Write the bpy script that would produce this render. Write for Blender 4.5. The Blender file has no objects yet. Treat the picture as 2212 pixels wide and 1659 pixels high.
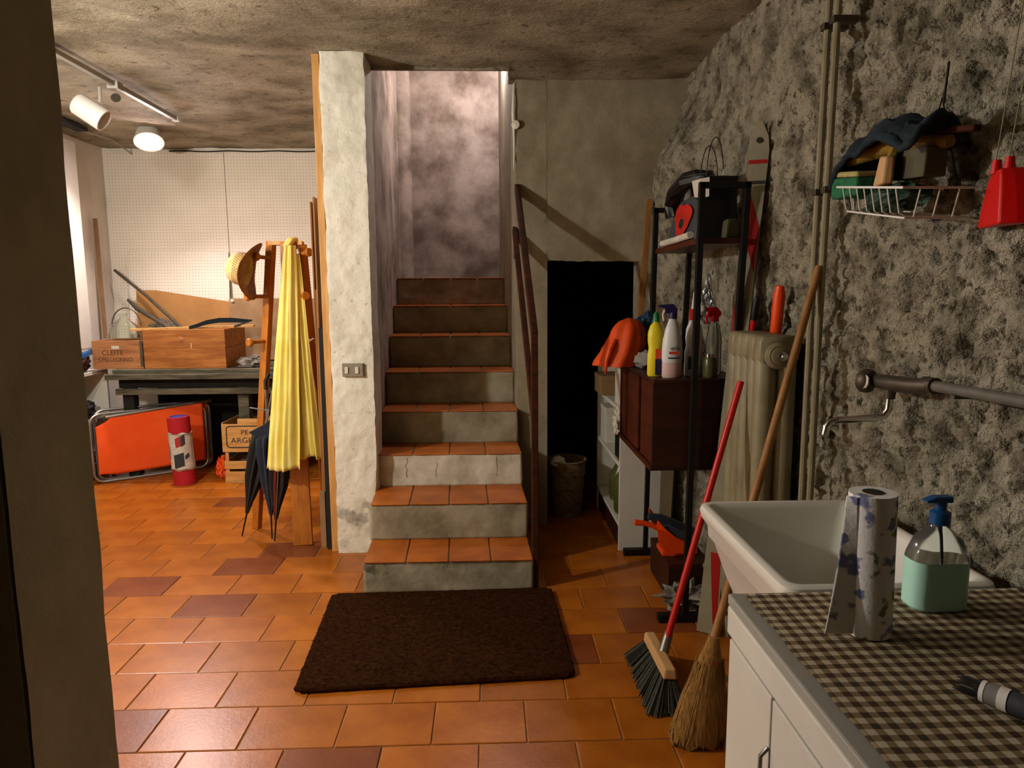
import bpy, math, random
from mathutils import Vector, Matrix, noise, Euler

random.seed(7)
SC = bpy.context.scene
COL = SC.collection
PI = math.pi


def lin(h):
    h = h.lstrip('#')
    out = []
    for i in (0, 2, 4):
        c = int(h[i:i + 2], 16) / 255
        out.append(c / 12.92 if c <= .04045 else ((c + .055) / 1.055) ** 2.4)
    return tuple(out) + (1.0,)


# ------------------------------------------------------------------ camera
def make_camera():
    yaw, pitch, roll = (math.radians(a) for a in (1.84545, 7.62467, -0.3471))
    fw = Vector((math.sin(yaw) * math.cos(pitch), math.cos(yaw) * math.cos(pitch), -math.sin(pitch)))
    rt = Vector((math.cos(yaw), -math.sin(yaw), 0))
    up = rt.cross(fw)
    r2 = rt * math.cos(roll) + up * math.sin(roll)
    u2 = -rt * math.sin(roll) + up * math.cos(roll)
    cd = bpy.data.cameras.new('camera')
    cd.sensor_width = 36
    cd.lens = 1480 / 2212 * 36
    cd.clip_start = .02
    co = bpy.data.objects.new('camera', cd)
    m = Matrix(((r2.x, u2.x, -fw.x, 0), (r2.y, u2.y, -fw.y, 0), (r2.z, u2.z, -fw.z, 1.40), (0, 0, 0, 1)))
    co.matrix_world = m
    COL.objects.link(co)
    SC.camera = co


make_camera()

# ------------------------------------------------------------------ world, lamps, exposure
w = bpy.data.worlds.new('world')
SC.world = w
w.use_nodes = True
w.node_tree.nodes['Background'].inputs[0].default_value = (.9, .85, 1, 1)
w.node_tree.nodes['Background'].inputs[1].default_value = 0.0


def point(name, loc, power, col, r):
    ld = bpy.data.lights.new(name, 'POINT')
    ld.energy = power
    ld.color = col
    ld.shadow_soft_size = r
    o = bpy.data.objects.new(name, ld)
    o.location = loc
    COL.objects.link(o)
    return o


# bare bulb of the left room that stands behind the near wall (out of the frame)
point('room_lamp_light', (-2.12, 2.03, 1.87), 62, (1.0, .955, .88), .05)
# unseen fill spot added behind the near wall to brighten the workbench side
sl_ = bpy.data.lights.new('bench_fill_light', 'SPOT')
sl_.energy = 32; sl_.color = (1.0, .91, .84); sl_.spot_size = math.radians(95); sl_.spot_blend = .8; sl_.shadow_soft_size = .05
slo = bpy.data.objects.new('bench_fill_light', sl_); COL.objects.link(slo)
slo.location = (-2.07, 2.75, 2.42)
slo.rotation_euler = Vector((.06, .88, -.46)).to_track_quat('-Z', 'Y').to_euler()
# bulb upstairs, above the stair head
point('stair_lamp_light', (.05, 5.05, 3.08), 17, (1.0, .87, .86), .05)

SC.view_settings.view_transform = 'Standard'
SC.view_settings.look = 'None'
SC.view_settings.exposure = 1.05
SC.view_settings.gamma = 1.0
SC.view_settings.use_curve_mapping = False

SC.cycles.adaptive_threshold = .06
SC.cycles.adaptive_min_samples = 16
SC.cycles.max_bounces = 8
SC.cycles.diffuse_bounces = 3
SC.cycles.glossy_bounces = 3
SC.cycles.transmission_bounces = 8
SC.cycles.caustics_reflective = False
SC.cycles.caustics_refractive = False

# ------------------------------------------------------------------ materials
MATS = {}


def mat(name, col, rough=.7, var=.0, vscale=8, col2=None, bump=.0, bscale=40, metal=0.0, spec=.5, stretch=(1, 1, 1),
        detail=4, rnd=0.0, trans=0.0, ior=1.45, emit=None, estr=0, lo=.35, hi=.65, coat=0.0, alpha=1.0, sheen=0.0, dist=.01):
    m = bpy.data.materials.new(name)
    m.use_nodes = True
    nt = m.node_tree
    b = nt.nodes['Principled BSDF']
    c = lin(col) if isinstance(col, str) else tuple(col) + (1,)
    b.inputs['Base Color'].default_value = c
    b.inputs['Roughness'].default_value = rough
    b.inputs['Metallic'].default_value = metal
    b.inputs['Specular IOR Level'].default_value = spec
    b.inputs['Transmission Weight'].default_value = trans
    b.inputs['IOR'].default_value = ior
    b.inputs['Coat Weight'].default_value = coat
    b.inputs['Alpha'].default_value = alpha
    b.inputs['Sheen Weight'].default_value = sheen
    if emit:
        b.inputs['Emission Color'].default_value = lin(emit)
        b.inputs['Emission Strength'].default_value = estr
    tc = nt.nodes.new('ShaderNodeTexCoord')
    mp = nt.nodes.new('ShaderNodeMapping')
    mp.inputs['Scale'].default_value = stretch
    nt.links.new(tc.outputs['Object'], mp.inputs['Vector'])
    last = None
    if col2 or var:
        n = nt.nodes.new('ShaderNodeTexNoise')
        n.inputs['Scale'].default_value = vscale
        n.inputs['Detail'].default_value = detail
        n.inputs['Roughness'].default_value = .62
        nt.links.new(mp.outputs['Vector'], n.inputs['Vector'])
        r = nt.nodes.new('ShaderNodeValToRGB')
        r.color_ramp.elements[0].position = lo
        r.color_ramp.elements[1].position = hi
        c2 = lin(col2) if col2 else tuple(x * (1 - var) for x in c[:3]) + (1,)
        r.color_ramp.elements[0].color = c2
        r.color_ramp.elements[1].color = c
        nt.links.new(n.outputs['Fac'], r.inputs['Fac'])
        last = r.outputs['Color']
    if rnd:
        oi = nt.nodes.new('ShaderNodeObjectInfo')
        mr = nt.nodes.new('ShaderNodeMapRange')
        mr.inputs['To Min'].default_value = 1 - rnd
        mr.inputs['To Max'].default_value = 1 + rnd
        nt.links.new(oi.outputs['Random'], mr.inputs['Value'])
        mx = nt.nodes.new('ShaderNodeMix')
        mx.data_type = 'RGBA'
        mx.blend_type = 'MULTIPLY'
        mx.inputs[0].default_value = 1
        if last:
            nt.links.new(last, mx.inputs[6])
        else:
            mx.inputs[6].default_value = c
        nt.links.new(mr.outputs['Result'], mx.inputs[7])
        last = mx.outputs[2]
    if last:
        nt.links.new(last, b.inputs['Base Color'])
    if bump:
        n2 = nt.nodes.new('ShaderNodeTexNoise')
        n2.inputs['Scale'].default_value = bscale
        n2.inputs['Detail'].default_value = 4
        n2.inputs['Roughness'].default_value = .7
        nt.links.new(mp.outputs['Vector'], n2.inputs['Vector'])
        bp = nt.nodes.new('ShaderNodeBump')
        bp.inputs['Strength'].default_value = bump
        bp.inputs['Distance'].default_value = dist
        nt.links.new(n2.outputs['Fac'], bp.inputs['Height'])
        nt.links.new(bp.outputs['Normal'], b.inputs['Normal'])
    MATS[name] = m
    return m


def nodes(m):
    return m.node_tree, m.node_tree.nodes['Principled BSDF']


mat('tile', '#b2661b', .30, col2='#99500f', vscale=5, rnd=.13, bump=.12, bscale=60, spec=.45, dist=.004)
mat('tile_dark', '#874620', .30, col2='#743715', vscale=5, rnd=.08, bump=.12, bscale=60, spec=.45, dist=.004)
mat('grout', '#b99468', .9, var=.3, vscale=20)
mat('tread_tile', '#bd671f', .45, col2='#a25213', vscale=6, rnd=.10, bump=.12, bscale=60, dist=.004)
mat('rough_plaster', '#a79f8b', .95, col2='#544c3a', vscale=9, detail=6, bump=1.0, bscale=34, lo=.34, hi=.58, dist=.03)
mat('smooth_plaster', '#a0967f', .95, col2='#82775f', vscale=4, detail=6, bump=.5, bscale=70, dist=.006)
mat('ceiling_plaster', '#aca189', .95, col2='#6b604a', vscale=2.6, detail=9, bump=.9, bscale=42, stretch=(1, 1.5, 1), lo=.34, hi=.62, dist=.012)
mat('white_plaster', '#e9e5d8', .9, col2='#cbc5b4', vscale=3, detail=6, bump=.6, bscale=30, lo=.30, hi=.5, dist=.008)
mat('stair_plaster', '#b6a79c', .95, col2='#75655a', vscale=3.5, detail=6, bump=.35, bscale=40, lo=.36, hi=.62, dist=.006)
mat('near_plaster', '#ada382', .95, var=.2, vscale=6, bump=.3, bscale=60)
mat('concrete', '#a39b86', .95, col2='#7b725c', vscale=6, detail=6, bump=.5, bscale=50, dist=.006)
mat('concrete_white', '#d2ccbd', .95, col2='#a89f8b', vscale=5, detail=6, bump=.5, bscale=30, lo=.3, hi=.55, dist=.006)
mat('left_wall', '#e8dfd0', .9, var=.15, vscale=3, bump=.2, bscale=50)
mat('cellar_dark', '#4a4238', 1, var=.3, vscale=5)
mat('orange_wood', '#b9701f', .45, col2='#96530f', vscale=3, stretch=(8, 8, 1), bump=.08, bscale=30)
mat('pale_wood', '#dba766', .6, col2='#c08a47', vscale=4, stretch=(8, 8, 1))
mat('crate_wood', '#b97838', .75, col2='#93551f', vscale=4, stretch=(1, 6, 8), bump=.15, bscale=40)
mat('crate_wood2', '#b57c4d', .8, col2='#8f5c36', vscale=4, stretch=(1, 6, 8), bump=.15, bscale=40)
mat('fruit_crate', '#d6a764', .8, col2='#bd8a48', vscale=5, stretch=(1, 6, 8))
mat('bench_wood', '#6a6450', .85, col2='#3b382c', vscale=4, stretch=(1, 7, 7), bump=.3, bscale=30)
mat('bench_dark', '#1d1a14', .9, var=.3)
mat('brown_board', '#b08049', .8, col2='#9a6c38', vscale=3)
mat('hardboard', '#9b7b58', .85, col2='#8a6a48', vscale=6)
mat('plywood_edge', '#ad7b45', .7, col2='#7c4f27', vscale=6, stretch=(30, 1, .5))
mat('dark_strip', '#1b1a17', .8, var=.2)
mat('dark_wood', '#3a1a0e', .5, col2='#260f07', vscale=4, stretch=(1, 1, 8), spec=.4)
mat('brown_door', '#56240f', .42, col2='#40170a', vscale=4, stretch=(1, 1, 8), spec=.4)
mat('rail_wood', '#4a220f', .75, col2='#301508', vscale=6, stretch=(1, 1, 5), spec=.2)
mat('stick_wood', '#a3733e', .6, col2='#825627', vscale=6, stretch=(5, 5, 1))
mat('black_metal', '#0c0b0b', .5, spec=.4)
mat('black_plastic', '#101012', .5, spec=.5)
mat('grey_metal', '#8c8a86', .4, metal=.9, var=.1)
mat('chrome', '#d8d8d8', .12, metal=1)
mat('dull_metal', '#5e564a', .5, metal=.7, var=.3, vscale=20)
mat('aluminium', '#a9a8a4', .35, metal=.9, var=.1)
mat('white_lacquer', '#d6d2c6', .45, var=.08, vscale=5)
mat('white_ceramic', '#dedad0', .25, var=.06, vscale=3, spec=.5)
mat('white_plastic', '#e4e0d8', .4)
mat('frosted_white', '#dcdce0', .4, var=.1, vscale=6)
mat('cream_paint', '#958c70', .45, col2='#7d745a', vscale=6, spec=.5)
mat('grey_trim', '#9a978d', .5)
mat('beige_plate', '#8d8474', .5)
mat('ivory', '#ded6c2', .4)
mat('mat_fibre', '#4a2a12', 1, col2='#2c1608', vscale=60, bump=1.0, bscale=260, spec=.05, dist=.01)
mat('orange_canvas', '#ff6420', .85, col2='#f4520f', vscale=3, bump=.1, bscale=200)
mat('red_foam', '#b31522', .8, var=.1, vscale=8)
mat('blue_foam', '#433a8c', .8, var=.1)
mat('newsprint', '#d4cec2', .9, col2='#b9b1a4', vscale=12, stretch=(1, 1, 3))
mat('print_dark', '#33363a', .9)
mat('print_red', '#a8323a', .9)
mat('ink', '#2a3334', .9)
mat('ink_blue', '#20284a', .8)
mat('faded_ink', '#4f331f', .9)
mat('yellow_cloth', '#f2e284', .8, col2='#e6d162', vscale=4, sheen=.2)
mat('navy_cloth', '#161e30', .8, var=.2, sheen=.1)
mat('black_cloth', '#0e0d0f', .7, var=.2, sheen=.1)
mat('red_cloth', '#6b140d', .7)
mat('stripe_white', '#b8aea0', .7)
mat('straw_cream', '#e8cd92', .85, col2='#d3b273', vscale=30, bump=.3, bscale=120)
mat('straw_brown', '#a5682a', .65, col2='#764313', vscale=40, bump=.5, bscale=90)
mat('glass', '#f3f7f1', .04, trans=1.0, ior=1.12, spec=.5)
mat('clear_plastic', '#e6f0ee', .12, trans=.95, ior=1.25)
mat('soap_liquid', '#b9ebdc', .35, var=.05)
mat('blue_pump', '#0f4a83', .35)
mat('dark_cloth', '#10222c', .9, var=.4, vscale=20)
mat('green_sponge', '#2c7b4f', .95, col2='#1f5a3a', vscale=60, bump=.6, bscale=120)
mat('cream_sponge', '#b8ab6f', .95, var=.2, vscale=60, bump=.6, bscale=120)
mat('brush_wood', '#cda06c', .6, var=.15, vscale=10)
mat('brush_yellow', '#9b7a24', .8, col2='#6f5514', vscale=30, bump=.4, bscale=100)
mat('red_plastic', '#d00d08', .4, spec=.4)
mat('red_stick', '#c21a0c', .4)
mat('orange_plastic', '#f04a0d', .4)
mat('orange_nylon', '#ee5a12', .6, col2='#d94607', vscale=6)
mat('grey_bag', '#8d8a83', .7, var=.2)
mat('blue_bag', '#24405a', .6, var=.3)
mat('black_bag', '#0b0a0c', .35, var=.2)
mat('slate_bag', '#3b4046', .6)
mat('poppy_red', '#d22410', .6, col2='#a81408', vscale=12)
mat('poppy_dark', '#14180c', .7)
mat('foil', '#c4c7cc', .42, metal=.85, var=.15)
mat('yellow_plastic', '#e2cf2a', .4)
mat('green_cap', '#12713c', .4)
mat('navy_plastic', '#1d1e52', .4)
mat('pink_liquid', '#d8b7b4', .35)
mat('label_red', '#d8492b', .5)
mat('label_brown', '#c88a66', .6)
mat('ski_white', '#979079', .45, col2='#827b65', vscale=5)
mat('ski_red', '#9a0f0c', .4)
mat('ski_line', '#c4562a', .4)
mat('ski_edge', '#2a2622', .4)
mat('bristle_grey', '#54564c', .9, col2='#33352f', vscale=60, stretch=(3, 3, .3))
mat('straw_broom', '#b58746', .9, col2='#7e5a26', vscale=40, stretch=(4, 4, .25), bump=.7, bscale=80)
mat('rag_white', '#a8a196', .9, col2='#6a6158', vscale=12)
mat('cardboard', '#8c6f4a', .9, var=.15)
mat('box_white', '#cfc9bd', .7, var=.1)
mat('jar_olive', '#5b5a2e', .3, var=.4, vscale=8)
mat('box_green', '#1f3b2c', .6)
mat('wicker', '#8f7a5a', .85, col2='#5f4d34', vscale=40, bump=.6, bscale=90)
mat('dust_rag', '#8b8478', .95, col2='#5c564d', vscale=14)
mat('olive_box', '#57503a', .8, var=.2)
mat('lamp_glow', '#ffffff', .4, emit='#ffe6e4', estr=60)
mat('wire_black', '#15130f', .5)
mat('pipe_grey', '#6b665b', .6, var=.3, vscale=20)
mat('string', '#8d8468', .9)
mat('bin_blue', '#2a5f96', .6)


def speckle(name, col, scale, lo, hi):
    nt, b = nodes(MATS[name])
    src = b.inputs['Base Color'].links[0].from_socket
    tc = nt.nodes.new('ShaderNodeTexCoord')
    n = nt.nodes.new('ShaderNodeTexNoise'); n.inputs['Scale'].default_value = scale; n.inputs['Detail'].default_value = 5
    n.inputs['Roughness'].default_value = .6
    nt.links.new(tc.outputs['Object'], n.inputs['Vector'])
    mr = nt.nodes.new('ShaderNodeMapRange')
    mr.inputs['From Min'].default_value = lo; mr.inputs['From Max'].default_value = hi
    mr.inputs['To Min'].default_value = .85; mr.inputs['To Max'].default_value = 0
    nt.links.new(n.outputs['Fac'], mr.inputs['Value'])
    mx = nt.nodes.new('ShaderNodeMix'); mx.data_type = 'RGBA'; mx.inputs[7].default_value = lin(col)
    nt.links.new(mr.outputs['Result'], mx.inputs[0]); nt.links.new(src, mx.inputs[6])
    nt.links.new(mx.outputs[2], b.inputs['Base Color'])


speckle('rough_plaster', '#2f2817', 26, .33, .42)  # dark speckle: dirt in the pores plus pit shade put into the colour
speckle('ceiling_plaster', '#57492f', 20, .30, .42)
speckle('white_plaster', '#b7b09c', 34, .28, .38)


def pegboard(name, base, pitch, rad):
    m = mat(name, base, .8, var=.10, vscale=2.5)
    nt, b = nodes(m)
    tc = nt.nodes.new('ShaderNodeTexCoord')
    sp = nt.nodes.new('ShaderNodeSeparateXYZ')
    nt.links.new(tc.outputs['Object'], sp.inputs[0])
    sq = []
    for ax in ('X', 'Z'):
        a = nt.nodes.new('ShaderNodeMath'); a.operation = 'PINGPONG'; a.inputs[1].default_value = pitch / 2
        nt.links.new(sp.outputs[ax], a.inputs[0])
        p = nt.nodes.new('ShaderNodeMath'); p.operation = 'POWER'; p.inputs[1].default_value = 2
        nt.links.new(a.outputs[0], p.inputs[0])
        sq.append(p)
    s = nt.nodes.new('ShaderNodeMath'); s.operation = 'ADD'
    nt.links.new(sq[0].outputs[0], s.inputs[0]); nt.links.new(sq[1].outputs[0], s.inputs[1])
    l = nt.nodes.new('ShaderNodeMath'); l.operation = 'LESS_THAN'; l.inputs[1].default_value = rad * rad
    nt.links.new(s.outputs[0], l.inputs[0])
    mx = nt.nodes.new('ShaderNodeMix'); mx.data_type = 'RGBA'
    mx.inputs[7].default_value = lin('#7d6d5a')
    src = b.inputs['Base Color'].links[0].from_socket
    nt.links.new(l.outputs[0], mx.inputs[0]); nt.links.new(src, mx.inputs[6])
    nt.links.new(mx.outputs[2], b.inputs['Base Color'])
    return m


pegboard('pegboard', '#e6dccb', .0254, .0030)


def gingham():
    m = mat('gingham', '#ffffff', .8)
    nt, b = nodes(m)
    tc = nt.nodes.new('ShaderNodeTexCoord')
    sp = nt.nodes.new('ShaderNodeSeparateXYZ')
    nt.links.new(tc.outputs['Object'], sp.inputs[0])
    outs = []
    for ax in ('X', 'Y'):
        a = nt.nodes.new('ShaderNodeMath'); a.operation = 'MULTIPLY'; a.inputs[1].default_value = 1 / .0255
        f = nt.nodes.new('ShaderNodeMath'); f.operation = 'FRACT'
        g = nt.nodes.new('ShaderNodeMath'); g.operation = 'GREATER_THAN'; g.inputs[1].default_value = .5
        nt.links.new(sp.outputs[ax], a.inputs[0]); nt.links.new(a.outputs[0], f.inputs[0]); nt.links.new(f.outputs[0], g.inputs[0])
        outs.append(g)
    s = nt.nodes.new('ShaderNodeMath'); s.operation = 'ADD'
    nt.links.new(outs[0].outputs[0], s.inputs[0]); nt.links.new(outs[1].outputs[0], s.inputs[1])
    h = nt.nodes.new('ShaderNodeMath'); h.operation = 'MULTIPLY'; h.inputs[1].default_value = .5
    nt.links.new(s.outputs[0], h.inputs[0])
    r = nt.nodes.new('ShaderNodeValToRGB'); r.color_ramp.interpolation = 'CONSTANT'
    r.color_ramp.elements[0].color = lin('#b9ae97')
    r.color_ramp.elements[1].color = lin('#7d6a4a'); r.color_ramp.elements[1].position = .25
    e = r.color_ramp.elements.new(.75); e.color = lin('#3a2a12')
    nt.links.new(h.outputs[0], r.inputs['Fac'])
    nt.links.new(r.outputs['Color'], b.inputs['Base Color'])


gingham()


def floral():
    m = mat('floral_paper', '#e9e7e4', .9, bump=.2, bscale=120)
    nt, b = nodes(m)
    tc = nt.nodes.new('ShaderNodeTexCoord')
    prev = None
    for k, (c, sc_, off, lo) in enumerate((('#7a7fa8', 24, 0, .57), ('#74854c', 27, 5.3, .60))):
        mp = nt.nodes.new('ShaderNodeMapping'); mp.inputs['Location'].default_value = (off, off, off)
        n = nt.nodes.new('ShaderNodeTexNoise'); n.inputs['Scale'].default_value = sc_; n.inputs['Detail'].default_value = 4
        nt.links.new(tc.outputs['Object'], mp.inputs['Vector']); nt.links.new(mp.outputs['Vector'], n.inputs['Vector'])
        r = nt.nodes.new('ShaderNodeValToRGB')
        r.color_ramp.elements[0].position = lo; r.color_ramp.elements[1].position = lo + .05
        nt.links.new(n.outputs['Fac'], r.inputs['Fac'])
        mx = nt.nodes.new('ShaderNodeMix'); mx.data_type = 'RGBA'
        nt.links.new(r.outputs['Color'], mx.inputs[0])
        if prev: nt.links.new(prev, mx.inputs[6])
        else: mx.inputs[6].default_value = lin('#e9e7e4')
        mx.inputs[7].default_value = lin(c)
        prev = mx.outputs[2]
    nt.links.new(prev, b.inputs['Base Color'])


floral()


def stained(name, base_name, spots, stain='#6d675c'):
    """A copy of a plaster with damp stains of fixed shape: spots = [(centre, radius)] in object space."""
    m = MATS[base_name].copy(); m.name = name
    nt, b = nodes(m)
    src = b.inputs['Base Color'].links[0].from_socket
    tc = nt.nodes.new('ShaderNodeTexCoord')
    n = nt.nodes.new('ShaderNodeTexNoise'); n.inputs['Scale'].default_value = 14; n.inputs['Detail'].default_value = 8
    nt.links.new(tc.outputs['Object'], n.inputs['Vector'])
    for c, rad, strength in spots:
        d = nt.nodes.new('ShaderNodeVectorMath'); d.operation = 'DISTANCE'
        d.inputs[1].default_value = c
        nt.links.new(tc.outputs['Object'], d.inputs[0])
        a = nt.nodes.new('ShaderNodeMath'); a.operation = 'MULTIPLY_ADD'; a.inputs[1].default_value = rad * 4.0; 
        nt.links.new(n.outputs['Fac'], a.inputs[0]); nt.links.new(d.outputs['Value'], a.inputs[2])
        mr = nt.nodes.new('ShaderNodeMapRange')
        mr.inputs['From Min'].default_value = rad * 2.3; mr.inputs['From Max'].default_value = rad * 2.8
        mr.inputs['To Min'].default_value = strength; mr.inputs['To Max'].default_value = 0
        nt.links.new(a.outputs[0], mr.inputs['Value'])
        mx = nt.nodes.new('ShaderNodeMix'); mx.data_type = 'RGBA'
        mx.inputs[7].default_value = lin(stain)
        nt.links.new(mr.outputs['Result'], mx.inputs[0]); nt.links.new(src, mx.inputs[6])
        src = mx.outputs[2]
    nt.links.new(src, b.inputs['Base Color'])
    MATS[name] = m


stained('pillar_plaster', 'white_plaster', [((-.77, 3.6, .20), .07, .55), ((-.69, 3.6, .21), .08, .6), ((-.64, 3.6, .12), .06, .45), ((-.80, 3.6, .05), .05, .3)])
stained('riser_damp', 'concrete', [((-.55, 3.09, .12), .06, .75)], '#4a4638')

# ------------------------------------------------------------------ mesh helpers
XF = {}


class MB:
    def __init__(s):
        s.v = []; s.f = []

    def add(s, vs, fs):
        o = len(s.v)
        s.v += [tuple(v) for v in vs]
        s.f += [tuple(i + o for i in f) for f in fs]
        return s

    def box(s, x0, x1, y0, y1, z0, z1):
        return s.add([(x0, y0, z0), (x1, y0, z0), (x1, y1, z0), (x0, y1, z0), (x0, y0, z1), (x1, y0, z1), (x1, y1, z1), (x0, y1, z1)],
                     [(0, 3, 2, 1), (4, 5, 6, 7), (0, 1, 5, 4), (1, 2, 6, 5), (2, 3, 7, 6), (3, 0, 4, 7)])

    def hexa(s, p):
        """8 points: bottom 4 (ccw from above), top 4."""
        return s.add(p, [(0, 3, 2, 1), (4, 5, 6, 7), (0, 1, 5, 4), (1, 2, 6, 5), (2, 3, 7, 6), (3, 0, 4, 7)])

    def beam(s, p0, p1, wa, wb, ref=(0, 1, 0), w1=None):
        """rectangular bar from p0 to p1; wa along ref-perp, wb along ref."""
        p0 = Vector(p0); p1 = Vector(p1); d = (p1 - p0).normalized()
        r = Vector(ref); r = (r - d * r.dot(d)).normalized(); q = d.cross(r)
        wa1 = wa if w1 is None else w1
        pts = []
        for p, a in ((p0, wa), (p1, wa1)):
            for sa, sb in ((-1, -1), (1, -1), (1, 1), (-1, 1)):
                pts.append(p + q * sa * a / 2 + r * sb * wb / 2)
        # orientation handled by recalc
        return s.hexa(pts)

    def tube(s, pts, r, n=8, caps=True):
        pts = [Vector(p) for p in pts]
        rs = r if isinstance(r, (list, tuple)) else [r] * len(pts)
        loops = []
        up = Vector((0, 0, 1))
        d0 = (pts[1] - pts[0]).normalized()
        if abs(d0.dot(up)) > .95: up = Vector((1, 0, 0))
        a = (up - d0 * up.dot(d0)).normalized()
        for i, p in enumerate(pts):
            d = (pts[min(i + 1, len(pts) - 1)] - pts[max(i - 1, 0)]).normalized()
            a = (a - d * a.dot(d)).normalized(); b = d.cross(a)
            loops.append([p + (a * math.cos(t) + b * math.sin(t)) * rs[i] for t in (2 * PI * k / n for k in range(n))])
        return s.loft(loops, caps)

    def loft(s, loops, caps=True, closed=True):
        n = len(loops[0]); vs = [p for l in loops for p in l]; fs = []
        m = n if closed else n - 1
        for i in range(len(loops) - 1):
            for k in range(m):
                k2 = (k + 1) % n
                fs.append((i * n + k, i * n + k2, (i + 1) * n + k2, (i + 1) * n + k))
        if caps:
            fs.append(tuple(range(n))[::-1]); fs.append(tuple((len(loops) - 1) * n + k for k in range(n)))
        return s.add(vs, fs)

    def lathe(s, prof, c=(0, 0, 0), n=24, axis=(0, 0, 1), sx=1, sy=1, caps=True):
        q = Vector((0, 0, 1)).rotation_difference(Vector(axis)).to_matrix()
        c = Vector(c); loops = []
        for r, z in prof:
            loops.append([c + q @ Vector((r * sx * math.cos(t), r * sy * math.sin(t), z)) for t in (2 * PI * k / n for k in range(n))])
        return s.loft(loops, caps)

    def prism(s, poly, off):
        """poly: list of 3D points (planar), extruded by off."""
        n = len(poly); off = Vector(off); p = [Vector(a) for a in poly]
        vs = p + [a + off for a in p]
        fs = [tuple(range(n))[::-1], tuple(range(n, 2 * n))] + [(i, (i + 1) % n, n + (i + 1) % n, n + i) for i in range(n)]
        return s.add(vs, fs)

    def grid(s, fn, nu, nv):
        vs = [fn(i / nu, j / nv) for j in range(nv + 1) for i in range(nu + 1)]
        fs = [(j * (nu + 1) + i, j * (nu + 1) + i + 1, (j + 1) * (nu + 1) + i + 1, (j + 1) * (nu + 1) + i) for j in range(nv) for i in range(nu)]
        return s.add(vs, fs)

    def blob(s, c, r, sc=(1, 1, 1), amp=.2, freq=3, seed=0, nu=24, nv=14, flat=None, rough=1.0):
        c = Vector(c); vs = []; fs = []
        loops = []
        for j in range(nv + 1):
            ph = PI * j / nv
            lp = []
            for i in range(nu):
                t = 2 * PI * i / nu
                d = Vector((math.sin(ph) * math.cos(t), math.sin(ph) * math.sin(t), -math.cos(ph)))
                h = 1 + amp * noise.fractal(d * freq + Vector((seed, seed * 1.7, 0)), rough, 2, 4)
                p = c + Vector((d.x * sc[0], d.y * sc[1], d.z * sc[2])) * r * h
                if flat is not None and p.z < flat: p.z = flat
                lp.append(p)
            loops.append(lp)
        return s.loft(loops, False)

    def build(s, name, m, parent=None, smooth=False, bevel=0, seg=2, solid=0, sub=0, angle=35):
        me = bpy.data.meshes.new(name)
        vs = s.v
        if parent is not None and parent.name in XF:
            inv = XF[parent.name].inverted()
            vs = [tuple(inv @ Vector(v)) for v in vs]
        me.from_pydata(vs, [], s.f)
        import bmesh
        bm = bmesh.new(); bm.from_mesh(me)
        bmesh.ops.recalc_face_normals(bm, faces=bm.faces)
        bm.to_mesh(me); bm.free()
        if m:
            me.materials.append(MATS[m] if isinstance(m, str) else m)
        if smooth:
            me.shade_smooth()
            me.set_sharp_from_angle(angle=math.radians(angle))
        o = bpy.data.objects.new(name, me)
        COL.objects.link(o)
        if parent is not None:
            o.parent = parent
            if parent.name in XF: XF[o.name] = XF[parent.name]
        if sub:
            md = o.modifiers.new('sub', 'SUBSURF'); md.levels = sub; md.render_levels = sub
        if solid:
            md = o.modifiers.new('thick', 'SOLIDIFY'); md.thickness = solid; md.offset = 0
        if bevel:
            md = o.modifiers.new('bevel', 'BEVEL'); md.width = bevel; md.segments = seg; md.limit_method = 'ANGLE'
        return o


def B(x0, x1, y0, y1, z0, z1):
    return MB().box(x0, x1, y0, y1, z0, z1)


def thing(name, label, cat, loc, group=None):
    o = bpy.data.objects.new(name, None)
    COL.objects.link(o)
    o.location = loc
    o.empty_display_size = .05
    XF[o.name] = Matrix.Translation(Vector(loc))
    o['label'] = label; o['category'] = cat
    if group: o['group'] = group
    return o


def tag(o, label, cat, group=None):
    o['label'] = label; o['category'] = cat
    if group: o['group'] = group
    return o


def struct(o, label=None):
    o['kind'] = 'structure'
    if label: o['label'] = label
    return o


def text(body, size, m, parent, origin, xdir, ydir, name='lettering', align='LEFT', extrude=.0004, squash=1.0):
    cu = bpy.data.curves.new(name, 'FONT')
    cu.body = body; cu.size = size; cu.align_x = align; cu.extrude = extrude
    o = bpy.data.objects.new('tmp', cu); COL.objects.link(o)
    dg = bpy.context.evaluated_depsgraph_get()
    me = bpy.data.meshes.new_from_object(o.evaluated_get(dg))
    bpy.data.objects.remove(o)
    x = Vector(xdir).normalized(); y = Vector(ydir).normalized(); z = x.cross(y)
    M = Matrix(((x.x * squash, y.x, z.x, origin[0]), (x.y * squash, y.y, z.y, origin[1]), (x.z * squash, y.z, z.z, origin[2]), (0, 0, 0, 1)))
    if parent.name in XF: M = XF[parent.name].inverted() @ M
    me.transform(M)
    me.materials.clear(); me.materials.append(MATS[m])
    ob = bpy.data.objects.new(name, me); COL.objects.link(ob); ob.parent = parent
    return ob


def fb(x, y, z, f, o=5):
    return noise.fractal(Vector((x * f, y * f, z * f)), 1.0, 2.0, o)


HC = 2.586

# ================================================================== SETTING
# ---- floor with tiles
floor = struct(B(-3.2, 1.3, -.8, 5.95, -.12, -.004).build('floor', 'grout'), 'terracotta tile floor laid in running bond')
X0, TW, Y0, TD = .1063, .30194, 1.97995, .22523
G = .0045


def tile_mesh():
    a, b, c = (TW - G) / 2, (TD - G) / 2, .0025
    h = MB()
    loops = []
    for (ia, z) in ((0, -.010), (0, -c * .8), (c, 0)):
        loops.append([(-a + ia, -b + ia, z), (a - ia, -b + ia, z), (a - ia, b - ia, z), (-a + ia, b - ia, z)])
    h.loft([[Vector(p) for p in l] for l in loops])
    return h


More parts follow.
